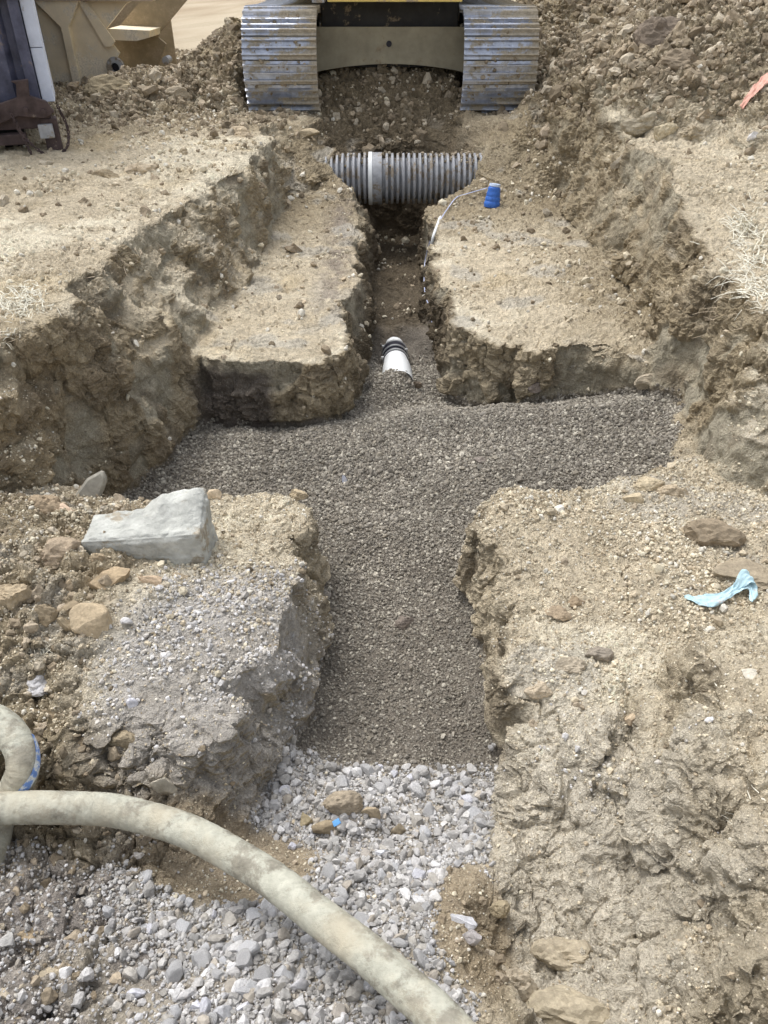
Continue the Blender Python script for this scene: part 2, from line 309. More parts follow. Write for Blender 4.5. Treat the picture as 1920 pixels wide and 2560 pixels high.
def detail(V, N):
    x, y, z = V[:, 0], V[:, 1], V[:, 2]
    sp = M2(spoil, x, y); ru = M2(rub, x, y); fg = M2(fine, x, y); sb = M2(stoneb, x, y); fl = M2(FLOOR, x, y)
    onfl = sstep(.10, .04, np.abs(z-fl)); fg = fg*onfl; sb = sb*onfl
    steep = sstep(.80, .45, N[:, 2])
    D = np.hypot(np.hypot(x, y), 1.8)
    qx = x+.03*fbm(x, y, z, 9, 2, .5, 1); qy = y+.03*fbm(x, y, z, 9, 2, .5, 4); qz = z+.03*fbm(x, y, z, 9, 2, .5, 6)
    fs2 = M2(floorsoil, x, y)*onfl
    r = (1-fg)*(1-.55*sb)
    d = r*fbm(x, y, z, 7, 3, .55, 80.)*(.018+.03*fs2+.03*sp+.02*ru+.012*steep)
    # torn, streaky bank faces
    st = fbm(x*1.0, y*1.0, z*.35, 16, 3, .55, 90., True)
    sm = steep*sstep(.04, .14, fbm(x, y, z*.55, 3.0, 3, .5, 240.))*(1-onfl)
    gro = fbm(x*1.0+.35*z, y*1.0+.35*z, z*.12, 22, 3, .55, 94., True)
    d += steep*(1-onfl)*r*(st*.020+gro*.016)*(1+.5*(y > 4))*(1-.6*sm)
    d -= sm*.02
    led = vnoise(x*1.3, y*1.3, z*9+3*vnoise(x*1.1, y*1.1, z*1.1))
    d += steep*(1-onfl)*r*np.abs(led)*.03
    a, b, c = worley(qx, qy, qz, 8.5)                       # big clods
    nr = M2(near_rough, x, y)
    d += nr*fbm(qx, qy, qz*.6, 5.5, 4, .55, 130., True)*.032-nr*sstep(.05, .0, np.abs(fbm(qx, qy, qz*.5, 4.2, 3, .5, 133.)))*.025
    big = .5*c+1.1*np.minimum(b-a, .32)+.25*fbm(x, y, z, 20, 3, .6, 41., True)
    d += big*(.060*sp+.045*ru+.026*nr)
    a, b, c2 = worley(qx, qy, qz, 21., 3.)
    m = .35+.65*sstep(-.2, .35, fbm(x, y, z, 2.2, 3, .5, 33.))
    r = r*(1-.7*sm)
    d += r*((.35-a)*.5+.4*c2+.8*np.minimum(b-a, .3))*(.016*m*(1-.4*steep)+.018*sp+.014*ru+.008*nr)
    edge = sstep(.10, .0, b-a)
    a, b, c3 = worley(qx, qy, qz, 55., 9.)
    d += r*((.4-a)*.6+.4*c3+.6*np.minimum(b-a, .3))*(.0065*m+.005*sp)*np.clip(D/2.5, 1, 2.2)
    rg = fbm(qx, qy, qz, 11, 5, .62, 120., True); d += r*(1-.35*nr)*(rg-.3)*(.016+.020*sp+.012*ru+.016*steep+.012*nr)*(1-.75*sm)
    d += r*fbm(x, y, z, 45, 3, .6, 95.)*.0055*np.clip(D/3, 1, 2.5)
    d += fg*(fbm(x, y, z, 60, 2, .5, 96.)*.003+fbm(x, y, z, 6, 2, .5, 97.)*.012)
    # thin cracks between dried slabs
    ck = np.abs(fbm(qx, qy, qz, 3.3, 3, .5, 110.)); d -= r*(1-sp)*sstep(.022, .0, ck)*.016*sstep(.1, .5, m)
    d = d*1.0; dsm = sm
    return d, dict(sm=sm, sp=sp, ru=ru, fg=fg, sb=sb, steep=steep, m=m, clod=c, clod2=c2, clod3=c3, st=st, led=led)
V, F = subdivide(V, F); N = normals(V, F)
dd, info = detail(V, N)
NOLD = N
V = V+N*dd[:, None].astype(np.float32)
N = normals(V, F)
print('detail', len(V), round(time.time()-T0, 1))
# ------------------------------------------------------------------ soil colours (albedo of each material, mixed by where the material lies, plus painted trench shade)
def C(*a): return np.array(a, np.float32)
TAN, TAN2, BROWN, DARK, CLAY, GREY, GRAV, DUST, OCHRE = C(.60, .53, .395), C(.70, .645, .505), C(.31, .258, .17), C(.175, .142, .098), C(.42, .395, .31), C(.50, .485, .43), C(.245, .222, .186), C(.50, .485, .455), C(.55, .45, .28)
def mixc(c, k, f): f = np.clip(f, 0, 1)[:, None]; return c*(1-f)+k*f
def colour(V, N, f):
    x, y, z = V[:, 0], V[:, 1], V[:, 2]
    n1 = fbm(x, y, z, 1.1, 4, .55, 200.); n2 = fbm(x, y, z, 6, 4, .55, 210.); n3 = fbm(x, y, z, 35, 3, .6, 220.)
    pit = M2(aPit, x, y); dg = M2(aDig, x, y)
    c = np.tile(TAN, (len(V), 1))
    c = mixc(c, TAN2, sstep(.0, .5, n1+.5*n2))
    c = mixc(c, BROWN, sstep(.1, .5, -n1+.6*n2)*.55)
    c = mixc(c, OCHRE, sstep(.25, .55, fbm(x, y, z, 2.1, 4, .5, 230.))*.45)
    far = sstep(4.6, 8.0, y)
    c = mixc(c, BROWN, f['sp']*.6+f['ru']*.75)
    c = mixc(c, DARK, f['sp']*sstep(.0, .6, n2+f['clod']*.6)*.7)
    # cut faces are freshly exposed, damper soil
    fs = f['steep']*(1-f['sp'])
    c = mixc(c, BROWN, fs*(.80+.3*n2))
    c = mixc(c, CLAY*.92, f['sm']*.8)
    c = mixc(c, C(.52, .46, .34), f['steep']*sstep(3.5, 3.2, y)*sstep(-1.4, -1.2, x)*sstep(1.6, 1.4, x)*(.75+.4*n2))
    c = mixc(c, C(.36, .295, .195), fs*sstep(.15, .5, -n1+.4*n2)*.6)
    c = mixc(c, DARK, fs*sstep(.05, .4, fbm(x, y, z, 4.5, 4, .6, 270.))*.55)
    # upper benches near the pipe, floor of the narrow trench
    c = mixc(c, BROWN, pit*sstep(6.9, 8.2, y)*(1-fs)*.8)
    c = mixc(c, BROWN, pit*sstep(1.2, 1.9, x)*sstep(4.4, 5.4, y)*.6)
    c = mixc(c, DARK*.62, dg*sstep(4.9, 6.0, y)*sstep(-.62, -.80, z+.1*n2)*.95)  # damp trench soil, darkened further to paint in the shade of its depth
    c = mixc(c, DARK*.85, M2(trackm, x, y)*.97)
    c = mixc(c, C(.27, .235, .20), (1-f['steep'])*pit*(1-dg)*np.exp(-((x+.42)/.14)**2)*sstep(5.0, 5.8, y)*sstep(9, 8, y)*sstep(-.35, .1, n2)*.8)
    c = mixc(c, BROWN, sstep(9.2, 10.2, y)*sstep(2.2, 1.4, np.abs(x))*.5)
    c = mixc(c, GREY, (1-f['steep'])*pit*(1-dg)*sstep(.2, .4, fbm(x, y, z, 3., 3, .5, 250.))*.55)
    c = mixc(c, C(.64, .60, .50), M2(dustR, x, y)*.95)
    du = np.clip(M2(dust, x, y)+.55*f['sb'], 0, 1)
    bb = sstep(1.1, .7, np.hypot((x+.52)/.36, (y-1.38)/.20)+.25*n1)
    c = mixc(c, DUST*.92, du*(.85+.3*n2)*sstep(-.25, .15, N[:, 2]))
    bb = np.maximum(bb, sstep(1., .6, np.hypot((x-.27)/.14, (y-1.12)/.28)+.4*n1))
    c = mixc(c, C(.40, .33, .225), bb*.85); f['sb'] = f['sb']*(1-bb)
    c = mixc(c, BROWN, M2(mud_low, x, y)*sstep(-.1, .35, n1*.6+n2)*.7)
    c = mixc(c, GRAV*.9, f['fg']); c = mixc(c, C(.33, .305, .285), f['sb']*sstep(-.3, .3, n2)*.8)
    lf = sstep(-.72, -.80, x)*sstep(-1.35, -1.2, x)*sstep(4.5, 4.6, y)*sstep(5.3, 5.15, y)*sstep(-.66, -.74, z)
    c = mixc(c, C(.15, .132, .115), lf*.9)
    c = c*np.array([1.02, 1.0, .985], np.float32)*(1+.16*n2+.22*n3)[:, None]*(1+.10*f['clod2']+.10*f['clod3'])[:, None]
    return np.clip(c, .02, .85).astype(np.float32)
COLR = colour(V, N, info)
print('colour', round(time.time()-T0, 1))

# ------------------------------------------------------------------ materials
def nodes(name, rough=.9, metallic=0.):
    m = bpy.data.materials.new(name); m.use_nodes = True; t = m.node_tree
    b = t.nodes['Principled BSDF']; b.inputs['Roughness'].default_value = rough; b.inputs['Metallic'].default_value = metallic
    b.inputs['Specular IOR Level'].default_value = .3
    return m, t, b
def nd(t, k, **kw):
    n = t.nodes.new(k)
    for a, v in kw.items():
        if a in n.inputs: n.inputs[a].default_value = v
        else: setattr(n, a, v)
    return n
def noise(t, scale, detail=6, rough=.6, coord='Object'):
    tc = nd(t, 'ShaderNodeTexCoord'); n = nd(t, 'ShaderNodeTexNoise', Scale=scale, Detail=detail, Roughness=rough)
    t.links.new(tc.outputs[coord], n.inputs['Vector']); return n
def ramp(t, src, p0, p1, c0=(0, 0, 0, 1), c1=(1, 1, 1, 1)):
    r = nd(t, 'ShaderNodeValToRGB'); e = r.color_ramp.elements
    e[0].position = p0; e[1].position = p1; e[0].color = c0; e[1].color = c1
    t.links.new(src, r.inputs[0]); return r
def mixn(t, f, a, b, mode='MIX'):
    m = nd(t, 'ShaderNodeMix', data_type='RGBA', blend_type=mode)
    for i, s in ((0, f), (6, a), (7, b)):
        if isinstance(s, (int, float)): m.inputs[i].default_value = s
        elif isinstance(s, tuple): m.inputs[i].default_value = s if len(s) == 4 else s+(1,)
        else: t.links.new(s, m.inputs[i])
    return m.outputs[2]
def bump(t, b, h, dist, strength=1.):
    n = nd(t, 'ShaderNodeBump', Strength=strength, Distance=dist); t.links.new(h, n.inputs['Height']); t.links.new(n.outputs[0], b.inputs['Normal']); return n
def soil_mat():
    m, t, b = nodes('soil', .95); b.inputs['Specular IOR Level'].default_value = .15
    a = nd(t, 'ShaderNodeAttribute', attribute_name='Col')
    n = noise(t, 110, 8, .75); r = ramp(t, n.outputs[0], .32, .68, (.64, .62, .60, 1), (1.30, 1.31, 1.33, 1))
    c = mixn(t, 1., a.outputs['Color'], r.outputs[0], 'MULTIPLY')
    # little pale stones pressed in the soil
    tc = nd(t, 'ShaderNodeTexCoord'); v = nd(t, 'ShaderNodeTexVoronoi', Scale=75.); t.links.new(tc.outputs['Object'], v.inputs['Vector'])
    lt = nd(t, 'ShaderNodeMath', operation='LESS_THAN'); lt.inputs[1].default_value = .30; t.links.new(v.outputs['Distance'], lt.inputs[0])
    sep = nd(t, 'ShaderNodeSeparateColor'); t.links.new(v.outputs['Color'], sep.inputs[0])
    gt = nd(t, 'ShaderNodeMath', operation='GREATER_THAN'); gt.inputs[1].default_value = .80; t.links.new(sep.outputs[0], gt.inputs[0])
    mu = nd(t, 'ShaderNodeMath', operation='MULTIPLY'); t.links.new(lt.outputs[0], mu.inputs[0]); t.links.new(gt.outputs[0], mu.inputs[1])
    m3 = nd(t, 'ShaderNodeMath', operation='MULTIPLY'); t.links.new(mu.outputs[0], m3.inputs[0]); m3.inputs[1].default_value = .25
    c = mixn(t, m3.outputs[0], c, (.62, .57, .49, 1))
    t.links.new(c, b.inputs['Base Color'])
    n2 = noise(t, 55, 10, .78)
    v2 = nd(t, 'ShaderNodeTexVoronoi', Scale=150.); t.links.new(tc.outputs['Object'], v2.inputs['Vector'])
    hh = nd(t, 'ShaderNodeMath', operation='MULTIPLY_ADD'); t.links.new(v2.outputs['Distance'], hh.inputs[0]); hh.inputs[1].default_value = -.32; t.links.new(n2.outputs[0], hh.inputs[2])
    bump(t, b, hh.outputs[0], .020, 1.)
    return m
SOIL = soil_mat()
def field_mat():
    m = SOIL.copy(); m.name = 'packed_soil'; t = m.node_tree; b = t.nodes['Principled BSDF']
    src = b.inputs['Base Color'].links[0].from_socket
    tc = nd(t, 'ShaderNodeTexCoord'); mp = nd(t, 'ShaderNodeMapping'); mp.inputs['Rotation'].default_value = (0, 0, .5); t.links.new(tc.outputs['Object'], mp.inputs['Vector'])
    wv = nd(t, 'ShaderNodeTexWave', Scale=.16, Distortion=3.); wv.inputs['Detail'].default_value = 3; t.links.new(mp.outputs[0], wv.inputs['Vector'])
    w2 = nd(t, 'ShaderNodeTexWave', Scale=1.9, Distortion=4., bands_direction='Y'); t.links.new(mp.outputs[0], w2.inputs['Vector'])
    r1 = ramp(t, wv.outputs[0], .72, .85); r2 = ramp(t, w2.outputs[0], .3, .7, (.84, .82, .80, 1), (1, 1, 1, 1))
    c = mixn(t, r1.outputs[0], src, mixn(t, 1., src, r2.outputs[0], 'MULTIPLY')); t.links.new(c, b.inputs['Base Color']); return m
def simple(name, col, rough=.8, metallic=0., var=.25, scale=12., mud=None, mudamt=.5, bumpd=.002, mudscale=5., mudcol=(.40, .33, .24)):
    """painted / plain surface with tonal variation and optional dried mud in patches"""
    m, t, b = nodes(name, rough, metallic)
    n = noise(t, scale, 6, .65); lo = tuple(c*(1-var) for c in col); hi = tuple(min(1, c*(1+var)) for c in col)
    r = ramp(t, n.outputs[0], .3, .7, lo+(1,), hi+(1,)); c = r.outputs[0]
    if mud:
        n2 = noise(t, mudscale, 9, .7); k = ramp(t, n2.outputs[0], mudamt, mudamt+.06)
        n3 = noise(t, 40, 5, .6); mc = ramp(t, n3.outputs[0], .3, .7, tuple(q*.75 for q in mudcol)+(1,), tuple(min(1, q*1.25) for q in mudcol)+(1,))
        c = mixn(t, k.outputs[0], c, mc.outputs[0])
        if metallic: 
            iv = nd(t, 'ShaderNodeMath', operation='SUBTRACT'); iv.inputs[0].default_value = 1; t.links.new(k.outputs[0], iv.inputs[1])
            mm = nd(t, 'ShaderNodeMath', operation='MULTIPLY'); t.links.new(iv.outputs[0], mm.inputs[0]); mm.inputs[1].default_value = metallic
            t.links.new(mm.outputs[0], b.inputs['Metallic'])
        rr = ramp(t, k.outputs[0], 0, 1, (rough,)*3+(1,), (.95,)*3+(1,)); t.links.new(rr.outputs[0], b.inputs['Roughness'])
    t.links.new(c, b.inputs['Base Color'])
    nb = noise(t, scale*3, 8, .7); bump(t, b, nb.outputs[0], bumpd, 1.)
    return m
def stone_mat(name):
    """stones: tint per stone from vertex colour"""
    m, t, b = nodes(name, .92); b.inputs['Specular IOR Level'].default_value = .2
    a = nd(t, 'ShaderNodeAttribute', attribute_name='Col')
    n = noise(t, 90, 6, .65); r = ramp(t, n.outputs[0], .3, .7, (.78, .77, .76, 1), (1.2, 1.2, 1.2, 1))
    t.links.new(mixn(t, 1., a.outputs['Color'], r.outputs[0], 'MULTIPLY'), b.inputs['Base Color'])
    nb = noise(t, 130, 6, .7); bump(t, b, nb.outputs[0], .003, 1.)
    return m
STONE = stone_mat('stone')
# ------------------------------------------------------------------ ground object and the wide field round it
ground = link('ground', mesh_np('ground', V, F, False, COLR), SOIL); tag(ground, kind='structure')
def field():
    a = np.concatenate([-np.geomspace(600, 6, 40), np.linspace(-5.5, 5.5, 45), np.geomspace(6, 600, 40)])
    b = np.concatenate([-np.geomspace(600, 1.5, 40), np.linspace(-1.2, 16, 70), np.geomspace(16.4, 900, 60)])
    X, Y = np.meshgrid(a, b); X = X.astype(np.float32); Y = Y.astype(np.float32)
    inside = (X > -8.9) & (X < 8.9) & (Y > -.9) & (Y < 20.9)
    Z = np.where(inside, M2(HH, X, Y), .02+.06*fbm(X, Y, 0*X, .3, 3))
    Z = Z+sstep(18, 60, Y)*fbm(X, Y, 0*X, .05, 3)*.25
    covered = (np.abs(X) < .0040*345*np.hypot(Y, 2.2)-.4) & (Y > .25) & (Y < 16.3)
    Z = np.where(covered, Z-1.5, Z-.03)
    n, m = X.shape; idx = np.arange(n*m).reshape(n, m)
    Fq = np.stack([idx[:-1, :-1], idx[:-1, 1:], idx[1:, 1:], idx[1:, :-1]], 2).reshape(-1, 4)
    P = np.stack([X, Y, Z], 2).reshape(-1, 3)
    n1 = fbm(P[:, 0], P[:, 1]*.5, P[:, 2]*0, .5, 5, .7, 4)*1.3
    c = mixc(np.tile(C(.56, .48, .35), (len(P), 1)), C(.44, .35, .24), sstep(-.2, .4, n1))
    o = link('surrounding_ground', mesh_np('surrounding_ground', P, Fq, True, c), field_mat()); tag(o, kind='structure')
field()

# ------------------------------------------------------------------ rock shapes
def ico(n):
    bm = bmesh.new(); bmesh.ops.create_icosphere(bm, subdivisions=n, radius=1)
    v = np.array([p.co[:] for p in bm.verts], np.float32); f = np.array([[q.index for q in p.verts] for p in bm.faces], np.int32); bm.free(); return v, f
ICO = {k: ico(k) for k in (1, 2, 3, 4)}
def rock_shape(level, rs, cuts=9, flat=.8, rough=.06, fr=2.2, lo=.5, hi=.82):
    v, f = ICO[level]; v = v.copy()
    for i in range(cuts):
        n = rs.normal(size=3); n /= np.linalg.norm(n); d = rs.uniform(lo, hi)
        k = v @ n; v = v-np.maximum(k-d, 0)[:, None]*n*.97
    v *= np.array([1, rs.uniform(.65, .95), flat*rs.uniform(.7, 1.)])
    s = rs.uniform(0, 60); u = v/np.linalg.norm(v, axis=1, keepdims=True)
    v = v+u*(fbm(v[:, 0], v[:, 1], v[:, 2], fr, 4, .6, s)*rough)[:, None]
    if level > 2 and rough > .15: v = v+u*(fbm(v[:, 0], v[:, 1], v[:, 2], fr*4, 4, .6, s+7, True)*rough*.32)[:, None]
    return v.astype(np.float32), f
_r = np.random.RandomState(5)
TPL1 = [rock_shape(1, _r, 5, .8, .25, 1.5) for _ in range(16)]
TPL2 = [rock_shape(2, _r, 9, .8, .07, lo=.34, hi=.72) for _ in range(24)]
TPLC = [rock_shape(2, _r, 5, .75, .75, 1.9) for _ in range(20)]
def rotmats(n, rs):
    q = rs.normal(size=(n, 4)); q /= np.linalg.norm(q, axis=1, keepdims=True); w_, x, y, z = q.T
    return np.stack([1-2*(y*y+z*z), 2*(x*y-z*w_), 2*(x*z+y*w_), 2*(x*y+z*w_), 1-2*(x*x+z*z), 2*(y*z-x*w_), 2*(x*z-y*w_), 2*(y*z+x*w_), 1-2*(x*x+y*y)], 1).reshape(n, 3, 3).astype(np.float32)
def scatter_mesh(P, S, tpls, cols, rs):
    """merge many little stones into one mesh"""
    n = len(P); which = rs.randint(0, len(tpls), n); RM = rotmats(n, rs); VV = []; FF = []; CC = []; off = 0
    for k, (v, f) in enumerate(tpls):
        ix = np.nonzero(which == k)[0]
        if not len(ix): continue
        q = np.einsum('nij,vj->nvi', RM[ix], v)*S[ix][:, None, None]+P[ix][:, None, :]
        VV.append(q.reshape(-1, 3)); FF.append((f[None]+off+(np.arange(len(ix))*len(v))[:, None, None]).reshape(-1, 3)); off += len(ix)*len(v)
        CC.append(np.repeat(cols[ix], len(v), 0))
    return np.concatenate(VV), np.concatenate(FF), np.concatenate(CC)
FC = V[F].mean(1); e1 = V[F[:, 1]]-V[F[:, 0]]; e2 = V[F[:, 3]]-V[F[:, 0]]; FA = np.linalg.norm(np.cross(e1, e2), axis=1)
FN = N[F[:, 0]]
infr = np.abs(FC[:, 0]) < .62*(FC[:, 1]*CP+(CAMZ-FC[:, 2])*SP)+.15       # what the picture can show, with a margin
fi_ = {k: info[k][F[:, 0]] for k in ('sp', 'ru', 'fg', 'sb', 'steep', 'm')}
def pick(wt, density, rs):
    """wt: weight per face 0..1, density in stones per m2"""
    lam = FA*wt*density*infr; n = rs.poisson(lam.sum()); cs = np.cumsum(lam); ix = np.searchsorted(cs, rs.uniform(0, cs[-1], n))
    return np.minimum(ix, len(FC)-1)
def stuff(name, label, cat, ix, size, tpls, pal, mat, seed, sink=.25, fac=1.):
    rs = np.random.RandomState(seed); P = FC[ix]+rs.uniform(-.5, .5, (len(ix), 3))*np.sqrt(FA[ix])[:, None]
    S = size(rs, len(ix), P); P = P+FN[ix]*(S*(1-2*sink)*.6)[:, None]
    pal = np.array(pal, np.float32); c = pal[rs.randint(0, len(pal), len(ix))]*rs.uniform(.8, 1.2, (len(ix), 1))*(1+.30*fbm(P[:, 0], P[:, 1], P[:, 2], 2.2, 4, .55, 500.))[:, None]
    v, f, c = scatter_mesh(P.astype(np.float32), S.astype(np.float32), tpls, c.astype(np.float32), rs)
    o = link(name, mesh_np(name, v, f, False, c), mat); tag(o, label, cat, kind='stuff'); return o
rs = np.random.RandomState(3)
x, y, z = FC.T
n_lo = fbm(x, y, z, 2.5, 3, .5, 300.)
FGW = np.clip(fi_['fg'], 0, 1)*(FN[:, 2] > .2)
pal_g = [(.265, .240, .200), (.22, .200, .168), (.185, .168, .142), (.31, .285, .24), (.25, .225, .182), (.29, .268, .230), (.46, .43, .36)]
ix = pick(FGW*sstep(6.2, 5.8, y), 17500, rs)
stuff('fine_gravel', 'dark grey-brown pea gravel filling the trench and the cross trench', 'gravel', ix,
      lambda r, n, P: r.gamma(3.6, 1/3.6, n)*.0050*np.clip(np.hypot(P[:, 1], 2.)/3.2, .85, 1.4), TPL1, pal_g, STONE, 4)
# crushed stone of the foreground
STW = np.clip(fi_['sb'], 0, 1)*(FN[:, 2] > .1)
brn = np.maximum(sstep(.9, .6, np.hypot((x-.27)/.13, (y-1.12)/.26)+.5*n_lo), 0)
brn = np.maximum(brn, sstep(1.05, .75, np.hypot((x+.52)/.34, (y-1.36)/.17)+.25*n_lo))
crw = STW*np.clip(.85+2.0*n_lo, .12, 1)*(1-.93*brn)*(1-.93*sstep(-.58, -.78, x+.35*n_lo))
pal_s = [(.43, .42, .405), (.37, .36, .345), (.47, .46, .445), (.33, .32, .305), (.41, .40, .38), (.45, .44, .425), (.39, .37, .335), (.58, .575, .57), (.52, .51, .49), (.43, .42, .41), (.47, .465, .465), (.385, .35, .30)]
ix = pick(np.clip(crw*1.6, 0, 1)*.8+.2*STW, 15000, rs)
stuff('stone_chips', 'small pale grey stone chips and grit between the crushed stones', 'gravel', ix, lambda r, n, P: r.gamma(5, 1/5., n)*.0062, TPL1, pal_s, STONE, 5)
ix = pick(crw, 3600, rs)
stuff('crushed_stone', 'pale grey crushed stone bed under and beyond the big hose', 'gravel', ix, lambda r, n, P: np.clip(r.gamma(2.6, 1/2.6, n), .35, 2.6)*.0130, TPL2, pal_s, STONE, 6)
# dusty pile front left and dusty lumps on the right
duw = np.clip(M2(dust, x, y)+.3*M2(dustR, x, y), 0, 1)*(1-FGW)*(FN[:, 2] > .45)*sstep(-.35, .2, n_lo)*(1-STW)
pal_d = [(.56, .55, .54), (.50, .49, .475), (.62, .61, .60), (.47, .445, .41), (.54, .51, .46)]
ix = pick(duw*sstep(-.25, .25, n_lo+.4*(y-1.9)), 4200, rs)
stuff('grey_chippings', 'loose pale grey chippings spread over the dusty left bench', 'gravel', ix, lambda r, n, P: r.gamma(2.2, 1/2.2, n)*.0052+.002, TPL1+TPL2[:8], pal_d, STONE, 8)
# soil crumbs everywhere
pal_t = [(.56, .495, .37), (.60, .54, .41), (.49, .42, .31), (.42, .35, .25), (.64, .59, .46), (.53, .46, .34), (.64, .61, .53)]
w1 = (1-FGW)*(1-.85*STW)*(FN[:, 2] > .62)*(.25+.75*fi_['m'])*(1-M2(trackm, x, y)*.6)
ix = pick(w1*sstep(3.6, 2.9, y)*sstep(-.1, .35, n_lo), 2300, rs)
ix2 = pick(w1*sstep(2.9, 3.6, y)*sstep(-.15, .35, n_lo), 260, rs)
ix3 = pick(np.clip(w1*1.4, 0, 1)*sstep(3.8, 3.2, y)*(1-.7*duw), 5500, rs); ix = np.concatenate([ix, ix2, ix3]); NB = len(ix3)
def crumbsize(r, n, P):
    q = (r.gamma(2., .5, n)*.0045+.0022)*np.clip(np.hypot(P[:, 1], 1.5)/2.4, .8, 2.6); q[n-NB:] *= .52; return q
stuff('soil_crumbs', 'tan soil crumbs and tiny stones strewn over benches and banks', 'soil crumbs', ix, crumbsize, TPL1, pal_t, STONE, 9)
pal_b = [(.27, .22, .155), (.32, .265, .19), (.22, .18, .125), (.37, .31, .23), (.45, .395, .305)]
brc = sstep(1., .6, np.hypot((x-.27)/.15, (y-1.12)/.28))*.9
w2 = (brc+np.clip(fi_['sp']*.9+fi_['ru'], 0, 1)+.05*(1-fi_['sp'])*(1-FGW)*(1-STW)*(FN[:, 2] > .6))*(FN[:, 2] > .1)
ix = pick(w2*(1-.6*M2(trackm, x, y)), 230, rs)
stuff('soil_clods', 'brown clods of dug soil heaped round the pit', 'soil clods', ix, lambda r, n, P: (r.gamma(1.3, 1/1.3, n)*.0135+.006)*np.clip(P[:, 1]/6, .6, 1.35), TPLC, pal_b, STONE, 10, .42)
print('scatter', round(time.time()-T0, 1))
#OBJECTS
# ================================================================== OBJECTS
class MB:
    """collects shapes for one mesh"""
    def __init__(s): s.bm = bmesh.new()
    def box(s, c, d, rot=None, bev=0.):
        m = Matrix.Translation(c) @ (rot.to_4x4() if rot is not None else Matrix()) @ Matrix.Diagonal((*d, 1))
        r = bmesh.ops.create_cube(s.bm, size=1, matrix=m)
        if bev > 0:
            es = list({e for v in r['verts'] for e in v.link_edges}); bmesh.ops.bevel(s.bm, geom=es, offset=bev, segments=2, affect='EDGES', profile=.6)
        return s
    def cyl(s, a, b, r, r2=None, seg=20, cap=True):
        a = Vector(a); b = Vector(b); d = b-a
        m = Matrix.Translation((a+b)/2) @ d.to_track_quat('Z', 'Y').to_matrix().to_4x4()
        bmesh.ops.create_cone(s.bm, cap_ends=cap, segments=seg, radius1=r, radius2=r if r2 is None else r2, depth=d.length, matrix=m); return s
    def prism(s, pts, d, M=Matrix()):
        """polygon in x,z extruded along y by d"""
        a = [s.bm.verts.new(M @ Vector((p[0], 0, p[1]))) for p in pts]; b = [s.bm.verts.new(M @ Vector((p[0], d, p[1]))) for p in pts]
        s.bm.faces.new(a); s.bm.faces.new(b[::-1]); n = len(pts)
        for i in range(n): s.bm.faces.new((a[i], b[i], b[(i+1) % n], a[(i+1) % n]))
        return s
    def bevel(s, o, seg=2, ang=30):
        bmesh.ops.recalc_face_normals(s.bm, faces=s.bm.faces)
        es = [e for e in s.bm.edges if e.is_manifold and e.calc_face_angle(0) > R(ang)]
        bmesh.ops.bevel(s.bm, geom=es, offset=o, segments=seg, affect='EDGES', profile=.6); return s
    def lathe(s, prof, M=Matrix(), seg=40, closed=False):
        rings = []
        for r, z in prof: rings.append([s.bm.verts.new(M @ Vector((r*math.cos(2*math.pi*i/seg), r*math.sin(2*math.pi*i/seg), z))) for i in range(seg)])
        for a, b in zip(rings, rings[1:]):
            for i in range(seg): s.bm.faces.new((a[i], a[(i+1) % seg], b[(i+1) % seg], b[i]))
        if closed:
            for rg in (rings[0][::-1], rings[-1]):
                if prof[0][0] > 1e-4: s.bm.faces.new(rg)
        return s
    def tube(s, pts, r, seg=10, cap=True, prof=None):
        pts = [Vector(p) for p in pts]; n = len(pts); rings = []; up = Vector((0, 0, 1)); prev = None
        for i, p in enumerate(pts):
            t = (pts[min(i+1, n-1)]-pts[max(i-1, 0)]).normalized()
            if prev is None: a = t.cross(up if abs(t.z) < .9 else Vector((1, 0, 0))).normalized()
            else: a = (prev-t*prev.dot(t)).normalized()
            prev = a; b = t.cross(a); rr = r[i] if isinstance(r, (list, tuple, np.ndarray)) else r
            rings.append([s.bm.verts.new(p+(a*math.cos(2*math.pi*k/seg)+b*math.sin(2*math.pi*k/seg))*rr*(prof(i, k) if prof else 1)) for k in range(seg)])
        for a, b in zip(rings, rings[1:]):
            for i in range(seg): s.bm.faces.new((a[i], a[(i+1) % seg], b[(i+1) % seg], b[i]))
        if cap: s.bm.faces.new(rings[0][::-1]); s.bm.faces.new(rings[-1])
        return s
    def build(s, name, mat, parent=None, smooth=False, loc=None, rot=None):
        bmesh.ops.recalc_face_normals(s.bm, faces=s.bm.faces)
        me = bpy.data.meshes.new(name); s.bm.to_mesh(me); s.bm.free()
        if smooth:
            me.polygons.foreach_set('use_smooth', [True]*len(me.polygons))
            if smooth != 'all': me.set_sharp_from_angle(angle=R(38))
        return link(name, me, mat, parent, loc, rot)
def spline(P, n):
    """Catmull-Rom through the points"""
    P = [Vector(p) for p in P]; P = [P[0]*2-P[1]]+P+[P[-1]*2-P[-2]]; out = []
    segs = len(P)-3
    for i in range(n+1):
        t = i/n*segs; k = min(int(t), segs-1); t -= k; a, b, c, d = P[k:k+4]
        out.append(.5*((2*b)+(c-a)*t+(2*a-5*b+4*c-d)*t*t+(3*b-a-3*c+d)*t**3))
    return out
M_ = {}
M_['shoe'] = simple('track_steel', (.46, .49, .56), .38, .75, .25, 14, mud=True, mudamt=.485, mudscale=4.0, bumpd=.004, mudcol=(.40, .355, .28))
M_['yellow'] = simple('faded_yellow_paint', (.78, .62, .20), .5, 0, .12, 6, mud=True, mudamt=.56, mudscale=3)
M_['carbody'] = simple('dusty_frame_paint', (.33, .30, .22), .7, 0, .2, 5, mud=True, mudamt=.60, mudscale=4, mudcol=(.28, .23, .16))
M_['black'] = simple('black_greasy_steel', (.03, .03, .032), .6, 0, .3, 8, mud=True, mudamt=.60, mudscale=5, mudcol=(.22, .18, .13))
